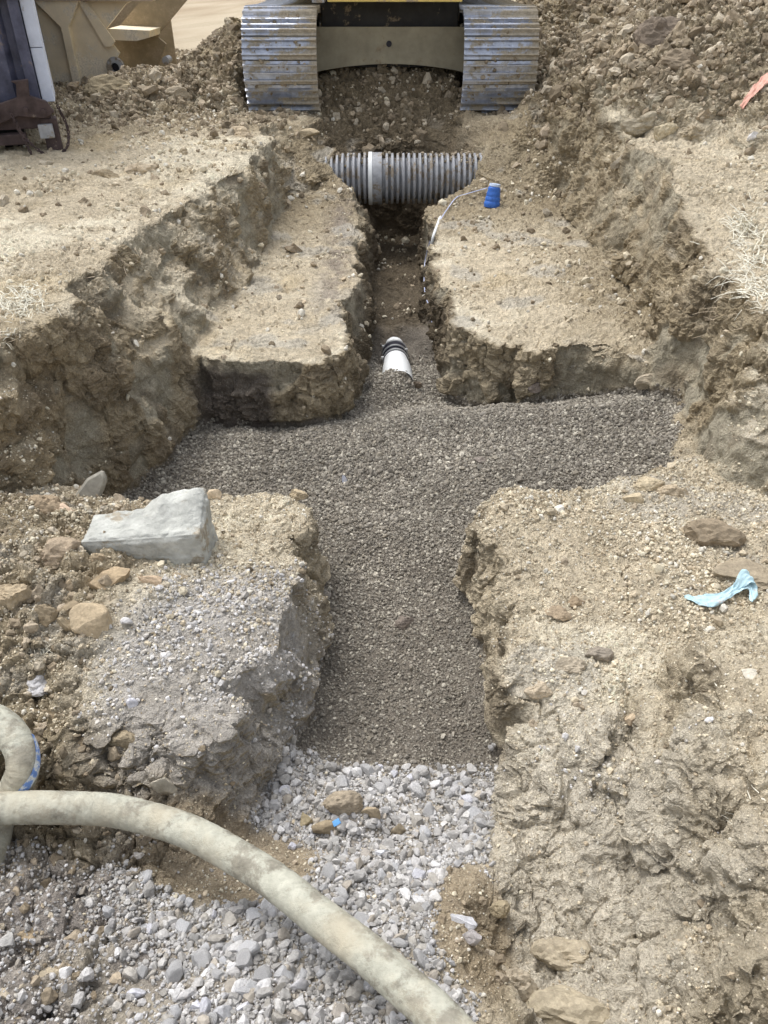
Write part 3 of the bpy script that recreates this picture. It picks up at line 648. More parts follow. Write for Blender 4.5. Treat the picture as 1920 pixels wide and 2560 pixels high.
M_['rusty'] = simple('rusty_brown_steel', (.085, .062, .06), .8, .2, .4, 9, mud=True, mudamt=.62, mudscale=6, mudcol=(.34, .28, .22))
M_['navy'] = simple('dark_navy_paint', (.075, .08, .125), .5, 0, .55, 5, mud=True, mudamt=.58, mudscale=5, mudcol=(.17, .145, .14))
M_['pale'] = simple('pale_blue_side', (.62, .68, .82), .5, 0, .1, 6, mud=True, mudamt=.60, mudscale=7, mudcol=(.42, .42, .45))
M_['hopper'] = simple('dirty_cream_yellow_paint', (.80, .69, .50), .75, 0, .12, 3, mud=True, mudamt=.50, mudscale=2.2, mudcol=(.74, .67, .54))
M_['hopperin'] = simple('dirty_brown_inner_steel', (.32, .26, .17), .85, 0, .25, 4, mud=True, mudamt=.5, mudscale=4, mudcol=(.36, .29, .2))
M_['hrust'] = simple('brown_worn_rail', (.52, .44, .35), .8, 0, .25, 6, mud=True, mudamt=.58, mudscale=5, mudcol=(.30, .2, .14))
M_['pipe'] = simple('grey_ribbed_plastic', (.35, .36, .38), .45, 0, .22, 16, mud=True, mudamt=.52, mudscale=7, mudcol=(.27, .23, .18))
M_['white'] = simple('white_plastic', (.78, .80, .80), .4, 0, .06, 18, mud=True, mudamt=.68, mudscale=22)
M_['rubber'] = simple('black_rubber', (.018, .018, .028), .4, 0, .2, 10)
M_['band'] = simple('steel_band', (.75, .77, .78), .3, .8, .1, 20)
M_['blue'] = simple('blue_tape', (.05, .16, .55), .4, 0, .25, 30)
M_['bluepale'] = simple('pale_blue_card', (.52, .62, .78), .5, 0, .15, 30)
M_['wire'] = simple('pale_wire', (.55, .60, .80), .4, 0, .1, 30)
M_['glove'] = simple('light_blue_rubber', (.46, .64, .70), .6, 0, .15, 22, mud=True, mudamt=.57, mudscale=25, mudcol=(.55, .52, .5))
M_['orange'] = simple('faded_orange_plastic', (.66, .36, .28), .5, 0, .1, 15)
M_['chipblue'] = simple('blue_plastic_scrap', (.16, .42, .80), .5, 0, .15, 30)
M_['hosestripe'] = simple('worn_blue_stripe', (.16, .28, .60), .6, 0, .3, 30, mud=True, mudamt=.50, mudscale=30, mudcol=(.60, .62, .60))
def tinted(name, col, hi=1.35, lo=.65, sc=7., bd=.006, bs=40):
    m, t, b = nodes(name, .93); b.inputs['Specular IOR Level'].default_value = .2
    n = noise(t, sc, 8, .68); r = ramp(t, n.outputs[0], .28, .72, tuple(c*lo for c in col)+(1,), tuple(min(1, c*hi) for c in col)+(1,))
    n2 = noise(t, sc*9, 6, .65); r2 = ramp(t, n2.outputs[0], .3, .7, (.8, .8, .8, 1), (1.18, 1.18, 1.18, 1))
    t.links.new(mixn(t, 1., r.outputs[0], r2.outputs[0], 'MULTIPLY'), b.inputs['Base Color'])
    nb = noise(t, bs, 9, .72); bump(t, b, nb.outputs[0], bd, 1.); return m

# ------------------------------------------------------------------ excavator
def excavator():
    ex = tag(empty('excavator', (.07, 9.95, -.08)), 'tracked excavator with muddy steel tracks straddling the far end of the trench', 'excavator')
    W, RR, L = .83, .52, 3.4
    # closed loop of track shoes
    per = 2*L+2*math.pi*RR; NS = 44; pit = per/NS
    mb = MB(); prof = [(-pit*.5, .0), (-pit*.5, .032), (-pit*.38, .036), (-pit*.355, .076), (-pit*.30, .076), (-pit*.27, .030), (-pit*.06, .028), (-pit*.03, .066), (pit*.025, .066), (pit*.05, .028), (pit*.27, .030), (pit*.30, .066), (pit*.355, .066), (pit*.39, .030), (pit*.5, .018), (pit*.5, .0)]
    def loop(s):
        s %= per
        if s < L: return (RR+s, 0, 0)                     # underside, going back
        s -= L
        if s < math.pi*RR: a = s/RR; return (RR+L+RR*math.sin(a), RR-RR*math.cos(a), a)
        s -= math.pi*RR
        if s < L: return (RR+L-s, 2*RR-.05*math.sin(math.pi*s/L), math.pi)
        s -= L; a = s/RR; return (RR-RR*math.sin(a), RR+RR*math.cos(a), math.pi+a)
    sh = MB()
    # profile runs along y (travel), z outwards; extruded over the width x
    a = [sh.bm.verts.new((-W/2, p[0], p[1])) for p in prof]; b = [sh.bm.verts.new((W/2, p[0], p[1])) for p in prof]
    sh.bm.faces.new(a); sh.bm.faces.new(b[::-1]); n = len(prof)
    for i in range(n): sh.bm.faces.new((a[i], b[i], b[(i+1) % n], a[(i+1) % n]))
    for bx in (-.09, .09):
        for by in (-pit*.17, pit*.16): sh.cyl((bx, by, .024), (bx, by, .042), .013, seg=6)
    sh.bevel(.003, 1, 40) if False else None
    bmesh.ops.recalc_face_normals(sh.bm, faces=sh.bm.faces); shoe_me = bpy.data.meshes.new('track_shoe'); sh.bm.to_mesh(shoe_me); sh.bm.free(); shoe_me.materials.append(M_['shoe'])
    for cx in (-1.24, 1.24):
        bl = MB()
        # chain links behind the shoes, as a closed band
        ring = []
        for i in range(NS*2):
            yy, zz, aa = loop(i*per/NS/2); ring.append((yy, zz, aa))
        for dx in (-.11, .11):
            inn = [bl.bm.verts.new((cx+dx-.02, y_-.10*math.sin(-a_)*-1 if False else y_-.09*math.sin(a_), z_+.09*math.cos(a_))) for y_, z_, a_ in ring]
            out = [bl.bm.verts.new((cx+dx-.02, y_, z_)) for y_, z_, a_ in ring]
            inn2 = [bl.bm.verts.new((cx+dx+.02, v.co.y, v.co.z)) for v in inn]; out2 = [bl.bm.verts.new((cx+dx+.02, v.co.y, v.co.z)) for v in out]
            k = len(ring)
            for i in range(k):
                j = (i+1) % k
                for q in ((inn[i], inn[j], out[j], out[i]), (inn2[i], out2[i], out2[j], inn2[j]), (inn[i], inn2[i], inn2[j], inn[j]), (out[i], out[j], out2[j], out2[i])): bl.bm.faces.new(q)
        tr = bl.build('track', M_['black'], ex)
        for i in range(NS):
            yy, zz, aa = loop((i+.5)*pit)
            s = bpy.data.objects.new('track_shoe', shoe_me); COL.objects.link(s); s.parent = tr
            # outward normal: straight down at aa=0
            s.location = (cx, yy, zz); s.rotation_euler = (math.pi+aa+random.uniform(-.012, .012), 0, 0)
        fr = MB(); fr.box((cx, RR+L/2, .52), (.34, L-.6, .40), bev=.03); fr.box((cx, RR+.35, .52), (.28, .7, .22), bev=.02); fr.build('track_frame', M_['carbody'], ex)
        MB().cyl((cx-.09, RR, RR), (cx+.09, RR, RR), RR-.08, seg=36).cyl((cx-.16, RR, RR), (cx+.16, RR, RR), .11, seg=20).build('idler_wheel', M_['black'], ex, True)
        sp = MB(); sp.cyl((cx-.07, RR+L, RR), (cx+.07, RR+L, RR), RR-.10, seg=30)
        for k in range(20): an = k*math.pi/10; sp.box((cx, RR+L+math.cos(an)*(RR-.09), RR+math.sin(an)*(RR-.09)), (.08, .06, .06), Euler((an, 0, 0)).to_matrix())
        sp.cyl((cx-.19, RR+L, RR), (cx+.19, RR+L, RR), .2, seg=24).build('drive_sprocket', M_['black'], ex, True)
        for k in range(7): MB().cyl((cx-.15, .75+k*.44, .17), (cx+.15, .75+k*.44, .17), .085, seg=18).build('track_roller', M_['black'], ex, True)
        for k in range(2): MB().cyl((cx-.12, 1.5+k*1.1, .84), (cx+.12, 1.5+k*1.1, .84), .07, seg=18).build('carrier_roller', M_['black'], ex, True)
    # car body: arched cross plate in front, box behind
    cb = MB(); n = 14; lo = [(-.95+1.9*i/n, .40+.10*math.sin(math.pi*i/n)**.8) for i in range(n+1)]
    cb.prism(lo+[(.95, .88), (-.95, .88)], .05, Matrix.Translation((0, .80, 0)))
    cb.build('cross_plate', M_['carbody'], ex)
    MB().cyl((-.01, .790, .71), (-.01, .799, .71), .033, seg=20).build('plate_hole', M_['rubber'], ex)
    MB().box((0, 2.2, .63), (1.75, 2.6, .36), bev=.03).box((0, 1.25, 1.0), (1.64, .65, .42), bev=.02).build('car_body', M_['black'], ex)
    MB().cyl((0, 2.25, .82), (0, 2.25, 1.19), .62, seg=48).build('slew_ring', M_['black'], ex, True)
    h = MB(); h.box((0, 2.75, 1.32), (2.7, 4.0, .26), bev=.03); h.box((.72, 2.9, 1.75), (1.25, 3.4, .85), bev=.07); h.box((0, 4.6, 1.6), (2.7, .7, 1.0), bev=.12)
    h.build('upper_house', M_['yellow'], ex, True)
    MB().box((.05, .42, 1.245), (1.50, .35, .18), bev=.02).build('front_lip', M_['yellow'], ex, True)
    MB().box((-.80, .42, 1.245), (.14, .3, .2), bev=.015).build('grey_step', M_['pipe'], ex, True)
    cab = MB(); cab.box((-.86, 1.75, 2.15), (.95, 1.7, 1.6), bev=.08); cb_ = cab.build('cab', M_['yellow'], ex, True)
    MB().box((-.86, .893, 2.3), (.78, .012, 1.05), bev=.004).build('windscreen', M_['rubber'], cb_)
    bo = MB(); bo.prism([(0, 0), (.55, .15), (1.3, 1.9), (1.1, 2.1), (.0, .6)], .45, Matrix.Translation((.22, 1.4, 1.36)) @ Matrix.Rotation(R(-90), 4, 'Z')); bo.build('boom', M_['yellow'], ex)
    # earth stuck in the tracks is drawn by a few clods
    rs_ = np.random.RandomState(2); P = []; 
    for cx in (-1.24, 1.24):
        for k in range(170):
            s_ = per-rs_.uniform(-.25, 1.0)*math.pi*RR; yy, zz, aa = loop(s_); nx = Vector((0, math.sin(aa), -math.cos(aa)))
            u_ = rs_.normal()*.2; 
            if abs(u_) > .42: continue
            P.append((cx+u_, yy+nx.y*.035, zz+nx.z*.035))
    P = np.array(P, np.float32); S_ = rs_.uniform(.008, .03, len(P)).astype(np.float32)
    v, f, c = scatter_mesh(P, S_, TPLC, np.array(pal_b, np.float32)[rs_.randint(0, 5, len(P))]*1.1, rs_)
    o = link('stuck_mud', mesh_np('stuck_mud', v, f, False, c), STONE, ex); o['kind'] = 'stuff'
excavator()

# ------------------------------------------------------------------ roll-off container
def dumpster():
    d = tag(empty('dumpster', (-3.17, 8.0, .02), (0, 0, R(19))), 'dark navy roll-off container with a rusty sill standing on the left bank', 'dumpster')
    # local: corner nearest the tracks at the origin, box runs to -x and +y
    MB().box((-1.2, 2.6, 1.15), (2.4, 5.0, 1.7), bev=.01).build('body', M_['navy'], d)
    for k in range(4):
        xx = -.30-k*.52
        rb = MB(); rb.prism([(-.13, 0), (-.08, .08), (.08, .08), (.13, 0)], 1.5, Matrix.Translation((xx, .10, .36)) @ Matrix.Rotation(R(90), 4, 'X')); rb.build('door_rib', M_['navy'], d)
    MB().box((-.055, .07, 1.15), (.09, .14, 1.65), bev=.008).build('corner_post', M_['navy'], d)
    MB().box((-.57, .012, 1.1), (.06, .05, 1.55), bev=.006).build('lock_bar', M_['hrust'], d)
    for k in range(3): MB().box((.055, .33, .60+k*.44), (.11, .50, .435), bev=.006).build('side_panel', M_['pale'], d)  # side panels coloured pale blue, much lighter than the navy body
    MB().box((-.12, .03, 1.33), (.34, .16, .26), bev=.01).build('hinge_bracket', M_['rusty'], d)
    MB().box((-1.2, .02, .27), (2.5, .20, .16), bev=.012).build('sill', M_['rusty'], d)
    MB().box((-1.3, -.10, .12), (2.2, .12, .09), bev=.01).build('bumper_rail', M_['rusty'], d)
    MB().prism([(-.85, .20), (-.30, .40), (-.15, .44), (-.13, .55), (-.17, .57), (-.02, .58), (-.04, .45), (.09, .40), (.14, .31), (.05, .26), (-.18, .29), (-.82, .09)], .06, Matrix.Translation((-.05, -.16, .02))).bevel(.006, 1).build('latch_plate', M_['rusty'], d)
    MB().box((-.62, -.18, .28), (.5, .05, .07), Euler((0, R(-22), 0)).to_matrix(), .006).build('latch_lever', M_['navy'], d)
    for bx_, bz_ in ((-.10, .36), (.05, .34), (-.5, .24)): MB().cyl((bx_-.05, -.185, bz_), (bx_-.05, -.155, bz_), .022, seg=10).build('bolt', M_['rusty'], d)
    MB().box((-.78, -.03, .9), (.05, .05, 1.3), bev=.008).build('door_strip', M_['pipe'], d)
    MB().box((.02, -.02, .12), (.14, .16, .30), bev=.015).build('corner_foot', M_['rusty'], d)
    MB().box((-.02, -.12, .17), (.13, .05, .12), bev=.01).build('ear', M_['pipe'], d)
    for xx in (-.35, -1.9): MB().cyl((xx-.12, .25, .10), (xx+.12, .25, .10), .11, seg=26).build('roller_wheel', M_['black'], d, True)
    # safety chain in two loops
    def chain(pts, n):
        ch = MB(); P = spline(pts, n*6); D = [0]
        for a, b in zip(P, P[1:]): D.append(D[-1]+(b-a).length)
        m = max(3, int(D[-1]/.026)); 
        for i in range(m):
            s_ = (i+.5)*D[-1]/m; k = next(q for q in range(len(D)) if D[q] >= s_); p = P[k]; t = (P[min(k+1, len(P)-1)]-P[k-1]).normalized()
            sd_ = t.orthogonal().normalized(); sd_ = Matrix.Rotation(i*R(90)+.3, 3, t) @ sd_
            lk = [p+t*math.cos(q)*.020+sd_*math.sin(q)*.011 for q in np.linspace(0, 2*math.pi, 9)]
            ch.tube(lk, .006, 5, False)
        return ch
    chain([(-.28, -.20, .34), (-.22, -.21, .15), (-.05, -.22, -.02), (.12, -.16, .02), (.17, -.10, .18), (.13, -.10, .36)], 10).build('safety_chain', M_['rusty'], d)
    chain([(-.26, -.20, .30), (-.21, -.22, .08), (-.16, -.22, -.16)], 6).build('safety_chain', M_['rusty'], d)
dumpster()

# ------------------------------------------------------------------ steel hopper (bedding box) behind
def hopper():
    g = at(160, 213, .0)
    h = tag(empty('steel_hopper', (g.x-.45, 12.15, -.02), (0, 0, R(-3))), 'dirty cream-yellow steel hopper with gusset ribs standing behind the navy container', 'hopper')
    # x along the wall, z up, y away
    MB().prism([(-1.5, .02), (1.02, .02), (1.35, .42), (1.18, .66), (1.55, .98), (1.75, 1.05), (-1.5, 1.05)], .04).build('side_plate', M_['hopper'], h)
    MB().box((.1, -.05, 1.08), (3.7, .16, .13), bev=.012).build('top_rail', M_['hrust'], h)
    MB().box((-.1, -.03, .0), (2.4, .10, .06), bev=.008).build('bottom_rail', M_['hrust'], h)
    for xx in (-.95, .70):
        MB().prism([(xx-.05, .0), (xx+.06, .0), (xx+.06, .72), (xx+.26, 1.02), (xx-.34, 1.02), (xx-.05, .72)], .10, Matrix.Translation((0, -.10, 0))).bevel(.008, 1).build('gusset_rib', M_['hrust' if xx < 0 else 'hopper'], h)
    MB().box((-.55, -.02, .86), (.22, .05, .22), bev=.01).build('patch_plate', M_['hopper'], h)
    # stepped end: dark inner sloping plate seen beyond the edge
    MB().prism([(1.18, .66), (1.62, 1.02), (2.22, 1.0), (1.78, .62), (1.74, .56), (1.84, .48), (1.62, .1), (1.02, .02), (1.0, .15)], .05, Matrix.Translation((0, .55, 0))).build('inner_plate', M_['hopperin'], h)
    MB().prism([(1.60, .56), (1.22, .57), (1.16, .64), (1.24, .70), (1.80, .68), (1.78, .60)], .5, Matrix.Translation((0, .04, 0))).build('step_ledge', M_['hopper'], h)
    MB().prism([(.93, .66+.36), (1.05, 1.0), (1.33, .56), (1.27, .50), (1.18, .50)], .03, Matrix.Translation((0, -.05, 0))).build('diagonal_brace', M_['hopper'], h)
    e = MB(); e.lathe([(.12, -.03), (.125, .0), (.12, .03), (.055, .03), (.055, -.03), (.12, -.03)], Matrix.Translation((1.28, -.05, .26)) @ Matrix.Rotation(R(90), 4, 'X'), 28); e.build('lifting_eye', M_['pipe'], h, True)
    MB().cyl((1.28, .0, .26), (1.28, -.045, .26), .05, seg=20).build('eye_hole', M_['rubber'], h)
    MB().cyl((1.86, .35, .30), (1.86, .52, .30), .05, seg=20).build('pivot_pin', M_['pipe'], h, True)
    MB().box((.1, 1.6, .55), (3.1, .05, 1.0)).build('back_plate', M_['hopperin'], h)
    MB().box((-1.5, .8, .55), (.05, 1.55, 1.0)).build('end_plate', M_['hopper'], h)
hopper()

# ------------------------------------------------------------------ corrugated pipe across the trench
def culvert():
    p = tag(empty('corrugated_pipe', (.27, 9.12, -.515)), 'grey corrugated drain pipe laid across the narrow trench in front of the tracks', 'pipe')
    prof = []; pitch = .0605; L = 2.1; x0 = -L/2
    xj = -.36      # joint band
    k = 0; xx = x0
    while xx < L/2:
        if abs(xx+pitch/2-xj) < .085: xx += pitch; continue
        for a, r in ((.0, .206), (.10, .207), (.18, .254), (.26, .260), (.56, .260), (.64, .254), (.72, .207), (.9, .216)): prof.append((r, xx+a*pitch))
        xx += pitch
    b = MB(); M = Matrix.Rotation(R(90), 4, 'Y'); b.lathe(prof, M, 64); b.build('pipe_barrel', M_['pipe'], p, True)
    b = MB(); b.lathe([(.22, xj-.07), (.266, xj-.068), (.268, xj+.065), (.22, xj+.07)], M, 64); b.build('joint_sleeve', M_['pipe'], p, True)
    b = MB(); b.lathe([(.262, xj-.082), (.273, xj-.080), (.273, xj-.040), (.262, xj-.038)], M, 64); b.build('joint_band', M_['white'], p, True)
    rs_ = np.random.RandomState(6); n = 900; xx = rs_.uniform(-L/2, L/2, n); keep = rs_.uniform(size=n) < (.15+.85*sstep(-.1, .8, xx)+.5*sstep(-.6, -.9, xx)); xx = xx[keep]; n = len(xx)
    an = rs_.normal(0, .42, n)+.1; rr = rs_.uniform(.222, .262, n); P_ = np.stack([xx, -np.sin(an)*rr*.9+.02, np.cos(an)*rr], 1).astype(np.float32)
    v, f, c = scatter_mesh(P_, rs_.uniform(.006, .022, n).astype(np.float32), TPLC, np.array(pal_b, np.float32)[rs_.randint(0, 5, n)], rs_)
    o = link('spilled_soil', mesh_np('spilled_soil', v, f, False, c), STONE, p); o['kind'] = 'stuff'
culvert()
# ------------------------------------------------------------------ sewer pipe with rubber coupling
def sewer():
    s = tag(empty('sewer_pipe', (.11, 5.55, -1.185), (R(-3), 0, R(2))), 'white sewer pipe rising out of the gravel with a black rubber coupling', 'pipe')
    M = Matrix.Rotation(R(-90), 4, 'X')
    MB().lathe([(.118, -.12), (.120, .10), (.116, .18), (.102, .30), (.096, .42)], M, 40).build('pipe_barrel', M_['white'], s, True)
    c = MB(); c.lathe([(.09, .34), (.104, .345), (.106, .39), (.098, .395), (.098, .42), (.106, .425), (.108, .50), (.108, .56), (.10, .58), (.09, .585)], M, 40).build('rubber_coupling', M_['rubber'], s, True)
    for z_, r_ in ((.365, .108), (.445, .111), (.545, .112)):
        MB().lathe([(r_-.006, z_-.013), (r_, z_-.013), (r_, z_+.013), (r_-.006, z_+.013)], M, 40).build('clamp_band', M_['band'], s, True)
    for a_, z_ in ((R(35), .445), (R(150), .545), (R(165), .365)):
        MB().box((math.cos(a_)*.112, z_, math.sin(a_)*.112), (.026, .024, .022), bev=.003).build('clamp_screw', M_['band'], s)
    MB().lathe([(.092, .57), (.092, .72)], M, 30).build('buried_length', M_['white'], s, True)
sewer()
# ------------------------------------------------------------------ spool, wire, marker
P, t_ = hit(1229, 520)
sp = tag(empty('tape_spool', P+Vector((0, .02, .0)), (R(-8), R(6), 0)), 'small blue tape spool standing on the bench beside the corrugated pipe', 'spool')
pr = [(.078, .0)]; 
for k in range(4): pr += [(.079-k*.005, .012+k*.045), (.083-k*.006, .022+k*.045), (.080-k*.006, .048+k*.045)]
pr += [(.050, .195)]
MB().lathe(pr, Matrix(), 32, True).build('tape_winding', M_['blue'], sp, True)
MB().lathe([(.0, .190), (.048, .190), (.058, .200), (.054, .220), (.030, .222), (.0, .215)], Matrix(), 28).build('spool_cap', M_['bluepale'], sp, True)
wp = [(1203, 486), (1165, 490), (1140, 500), (1118, 528), (1100, 556), (1082, 590), (1070, 628), (1062, 668), (1060, 705), (1064, 745), (1074, 785), (1082, 830)]
WP = [hit(u, v, .018)[0] for u, v in wp]
for k in range(6, 12): WP[k] = WP[k]+(Vector((0, 0, CAMZ))-WP[k]).normalized()*.07
WP[0] = P+Vector((-.06, 0, .19)); 
tag(MB().tube(spline(WP, 90), .0055, 6).build('tracer_wire', M_['wire'], None, True), 'thin pale blue tracer wire trailing from the spool down the trench wall', 'wire')
WQ = [hit(u, v, .03)[0] for u, v in [(1101, 548), (1092, 575), (1083, 602), (1076, 635)]]
tag(MB().tube(spline(WQ, 14), [.006]+[.014]*13+[.006], 8).build('wire_splice', M_['white'], None, True), 'white taped splice lying against the tracer wire on the trench rim', 'cable')
# ------------------------------------------------------------------ broken concrete kerb block
def block():
    a = at(236, 1446, -.645); b = at(528, 1438, -.645)
    d = b-a; ang = math.atan2(d.y, d.x); Lx = d.length
    sil = [(0, -.05), (Lx, -.05), (Lx*1.0, .20), (Lx*.985, .235), (Lx*.55, .21), (0, .175)]
    bm = bmesh.new(); NX_, NY, NZ = 44, 18, 20
    # deformed box, displaced to a broken surface
    bmesh.ops.create_cube(bm, size=1); bmesh.ops.subdivide_edges(bm, edges=bm.edges, cuts=48, use_grid_fill=True)
    co = np.array([v.co[:] for v in bm.verts], np.float32)
    sx_, sy_, sz_ = co[:, 0]+.5, co[:, 1]+.5, co[:, 2]+.5
    top = np.interp(sx_, [0, .3, .46, .54, .62, .95, 1], [.235, .240, .245, .285, .325, .330, .315])
    front = np.interp(sx_, [0, .5, 1], [.225, .235, .255])
    tp = front+(top-front)*sstep(.15, .75, sy_)
    x_ = sx_*Lx*(1-.06*sz_*0)+(-.02*sz_); y_ = (sy_*.20)*(1+.35*sx_)+.01*sz_; z_ = -.08+sz_*(tp*.88+.08)
    p = np.stack([x_, y_, z_], 1); n_ = co/np.linalg.norm(co, axis=1, keepdims=True)
    # round the corners a little
    cr = np.sort(np.abs(co), 1)[:, 1:].sum(1); p -= n_*(sstep(.88, 1.0, cr)*.014)[:, None]
    p += n_*(fbm(x_, y_, z_, 9, 6, .62, 3.)*.022+fbm(x_, y_, z_, 38, 4, .65, 8., True)*.006)[:, None]
    for v, q in zip(bm.verts, p): v.co = q
    me = bpy.data.meshes.new('concrete_block'); bm.to_mesh(me); bm.free()
    o = link('concrete_block', me, simple('old_concrete', (.50, .505, .465), .9, 0, .30, 9, mud=True, mudamt=.55, mudscale=7, bumpd=.014, mudcol=(.36, .32, .25)), None, a, (0, 0, ang))
    for q in me.polygons: q.use_smooth = True
    tag(o, 'broken pale concrete kerb block with a raised end lying on the left bench', 'concrete block')
block()
# ------------------------------------------------------------------ hose
def hose_mat():
    m, t, b = nodes('worn_cream_rubber', .62); b.inputs['Specular IOR Level'].default_value = .3
    n = noise(t, 9, 10, .72); k = ramp(t, n.outputs[0], .47, .56)
    n1 = noise(t, 30, 6, .65); base = ramp(t, n1.outputs[0], .3, .7, (.36, .355, .29, 1), (.54, .535, .445, 1))
    dirt = ramp(t, n1.outputs[0], .3, .7, (.20, .185, .145, 1), (.33, .31, .25, 1))
    c = mixn(t, k.outputs[0], base.outputs[0], dirt.outputs[0])
    n3 = noise(t, 4, 6, .6); k3 = ramp(t, n3.outputs[0], .48, .66); c = mixn(t, k3.outputs[0], c, (.46, .42, .32))
    t.links.new(c, b.inputs['Base Color']); n2 = noise(t, 70, 8, .7); bump(t, b, n2.outputs[0], .005, 1.); return m
HM = hose_mat()
def hose():
    r = .0505
    A = [at(-230, 2080, -0.60), at(-80, 2030, -0.58), at(40, 2020, -0.58), at(200, 2020, -0.60), at(330, 2035, -0.630), at(480, 2083, -0.610), at(640, 2172, -0.580), at(800, 2292, -0.540), at(950, 2412, -0.510), at(1085, 2532, -0.480), at(1200, 2660, -0.460), at(1330, 2830, -0.470)]
    B = [at(-330, 1890, -.48), at(-200, 1800, -.47), at(-90, 1778, -.47), at(0, 1808, -.47), at(48, 1865, -.49), at(56, 1925, -.53), at(32, 1985, -.60), at(-2, 2050, -.70), at(-18, 2110, -.73), at(-60, 2200, -.73), at(-190, 2300, -.70), at(-330, 2200, -.68)]
    rs_ = np.random.RandomState(4)
    def wob(i, k): return 1+.006*math.sin(i*2.1)+.018*math.sin(i*.12+k*.5)+.012*math.sin(i*.9+k*.17)*math.sin(i*.07)+.004*math.sin(k*5.1+i*.3)
    for nm, pts, lab, n_ in (('hose', A, 'big worn cream rubber hose arching across the foreground gravel', 420), ('hose', B, 'bent loop of cream hose with a blue stripe passing under the big one', 330)):
        S_ = spline(pts, n_)
        o = tag(MB().tube(S_, r, 36, True, wob).build(nm, HM, None, 'all'), lab, 'hose')
        if 'loop' in lab:
            st = MB(); i0, i1 = int(n_*.36), int(n_*.60); rows = []
            for i in range(i0, i1):
                t_ = (S_[i+1]-S_[i-1]).normalized(); side = t_.cross(Vector((0, 0, 1))).normalized()
                if side.x < 0: side = -side
                u_ = side.cross(t_); 
                if u_.z < 0: u_ = -u_
                ra = []
                for a_ in (R(-6), R(6), R(18), R(30)):
                    ra.append(st.bm.verts.new(S_[i]+(side*math.cos(a_)+u_*math.sin(a_))*(r+.0022)))
                rows.append(ra)
            for a_, b_ in zip(rows, rows[1:]):
                for q in range(3): st.bm.faces.new((a_[q], a_[q+1], b_[q+1], b_[q]))
            st.build('blue_stripe', M_['hosestripe'], o, 'all')
hose()
# ------------------------------------------------------------------ blue glove, orange ribbon, scraps
def cloth(name, rows, mat, label, cat, th=.003, nz=.012, seed=1):
    """rows: list of (left point, right point) in 3-D; crumpled sheet between them"""
    n, m = len(rows)*5, 14; La = spline([a for a, b in rows], n); Lb = spline([b for a, b in rows], n); bm = bmesh.new(); G = []
    for i in range(n+1):
        ra = []
        for j in range(m+1):
            p = La[i].lerp(Lb[i], j/m); q = np.array([p.x]), np.array([p.y]), np.array([p.z+j*.01])
            k = float(fbm(*q, 22, 3, .5, seed)[0]); k2 = float(fbm(*q, 45, 2, .5, seed+5)[0])
            ra.append(bm.verts.new((p.x+k2*nz*.4, p.y+k2*nz*.3, p.z+abs(k)*nz*2.2)))
        G.append(ra)
    for a, b in zip(G, G[1:]):
        for j in range(m): bm.faces.new((a[j], a[j+1], b[j+1], b[j]))
    me = bpy.data.meshes.new(name); bm.to_mesh(me); bm.free()
    for q in me.polygons: q.use_smooth = True
    o = link(name, me, mat); md = o.modifiers.new('t', 'SOLIDIFY'); md.thickness = th
    return tag(o, label, cat)
def row(u0, v0, u1, v1, l0=.02, l1=.02): return (hit(u0, v0, l0)[0], hit(u1, v1, l1)[0])
g = cloth('glove', [row(1706, 1500, 1712, 1508), row(1735, 1502, 1738, 1522), row(1762, 1498, 1765, 1527), row(1790, 1496, 1792, 1524), row(1812, 1488, 1818, 1508), row(1832, 1474, 1838, 1494, .03, .02), row(1862, 1472, 1864, 1490, .04, .03), row(1884, 1486, 1868, 1505, .03, .02), row(1892, 1500, 1876, 1516)], M_['glove'], 'crumpled light blue rubber glove lying on the right bench', 'glove', .0025, .012, 3)
g2 = cloth('glove_cuff', [row(1826, 1484, 1840, 1487, .02, .02), (hit(1830, 1476, .05)[0], hit(1852, 1486, .03)[0]), (hit(1838, 1464, .08)[0], hit(1866, 1484, .05)[0]), (hit(1850, 1462, .08)[0], hit(1878, 1484, .05)[0]), (hit(1862, 1466, .06)[0], hit(1886, 1490, .03)[0]), row(1874, 1474, 1888, 1494, .03, .01)], M_['glove'], None, None, .0025, .014, 9)
g2.parent = g
cloth('ribbon', [row(1844, 286, 1852, 290, .05, .04), row(1852, 276, 1862, 282, .07, .06), row(1868, 258, 1880, 266, .09, .08), row(1888, 238, 1902, 248, .10, .09), row(1906, 222, 1922, 232, .11, .09), row(1930, 214, 1940, 222, .1, .1)], M_['orange'], 'faded orange plastic ribbon half buried in the right bank', 'ribbon', .003, .02, 4)
def scrap(name, u, v, sx_, sy_, sz_, mat, label, cat, rot=(0, 0, 0), lift=.0, smooth=True, wav=0):
    P, t_ = hit(u, v, lift); b = MB(); b.box((0, 0, 0), (sx_, sy_, sz_), bev=min(sx_, sy_, sz_)*.25)
    return tag(b.build(name, mat, None, smooth, P, rot), label, cat)
scrap('plastic_scrap', 842, 2070, .028, .020, .012, M_['chipblue'], 'bright blue plastic scrap at the foot of the brown rocks in the trench', 'scrap', (R(30), R(-15), R(25)), .03)
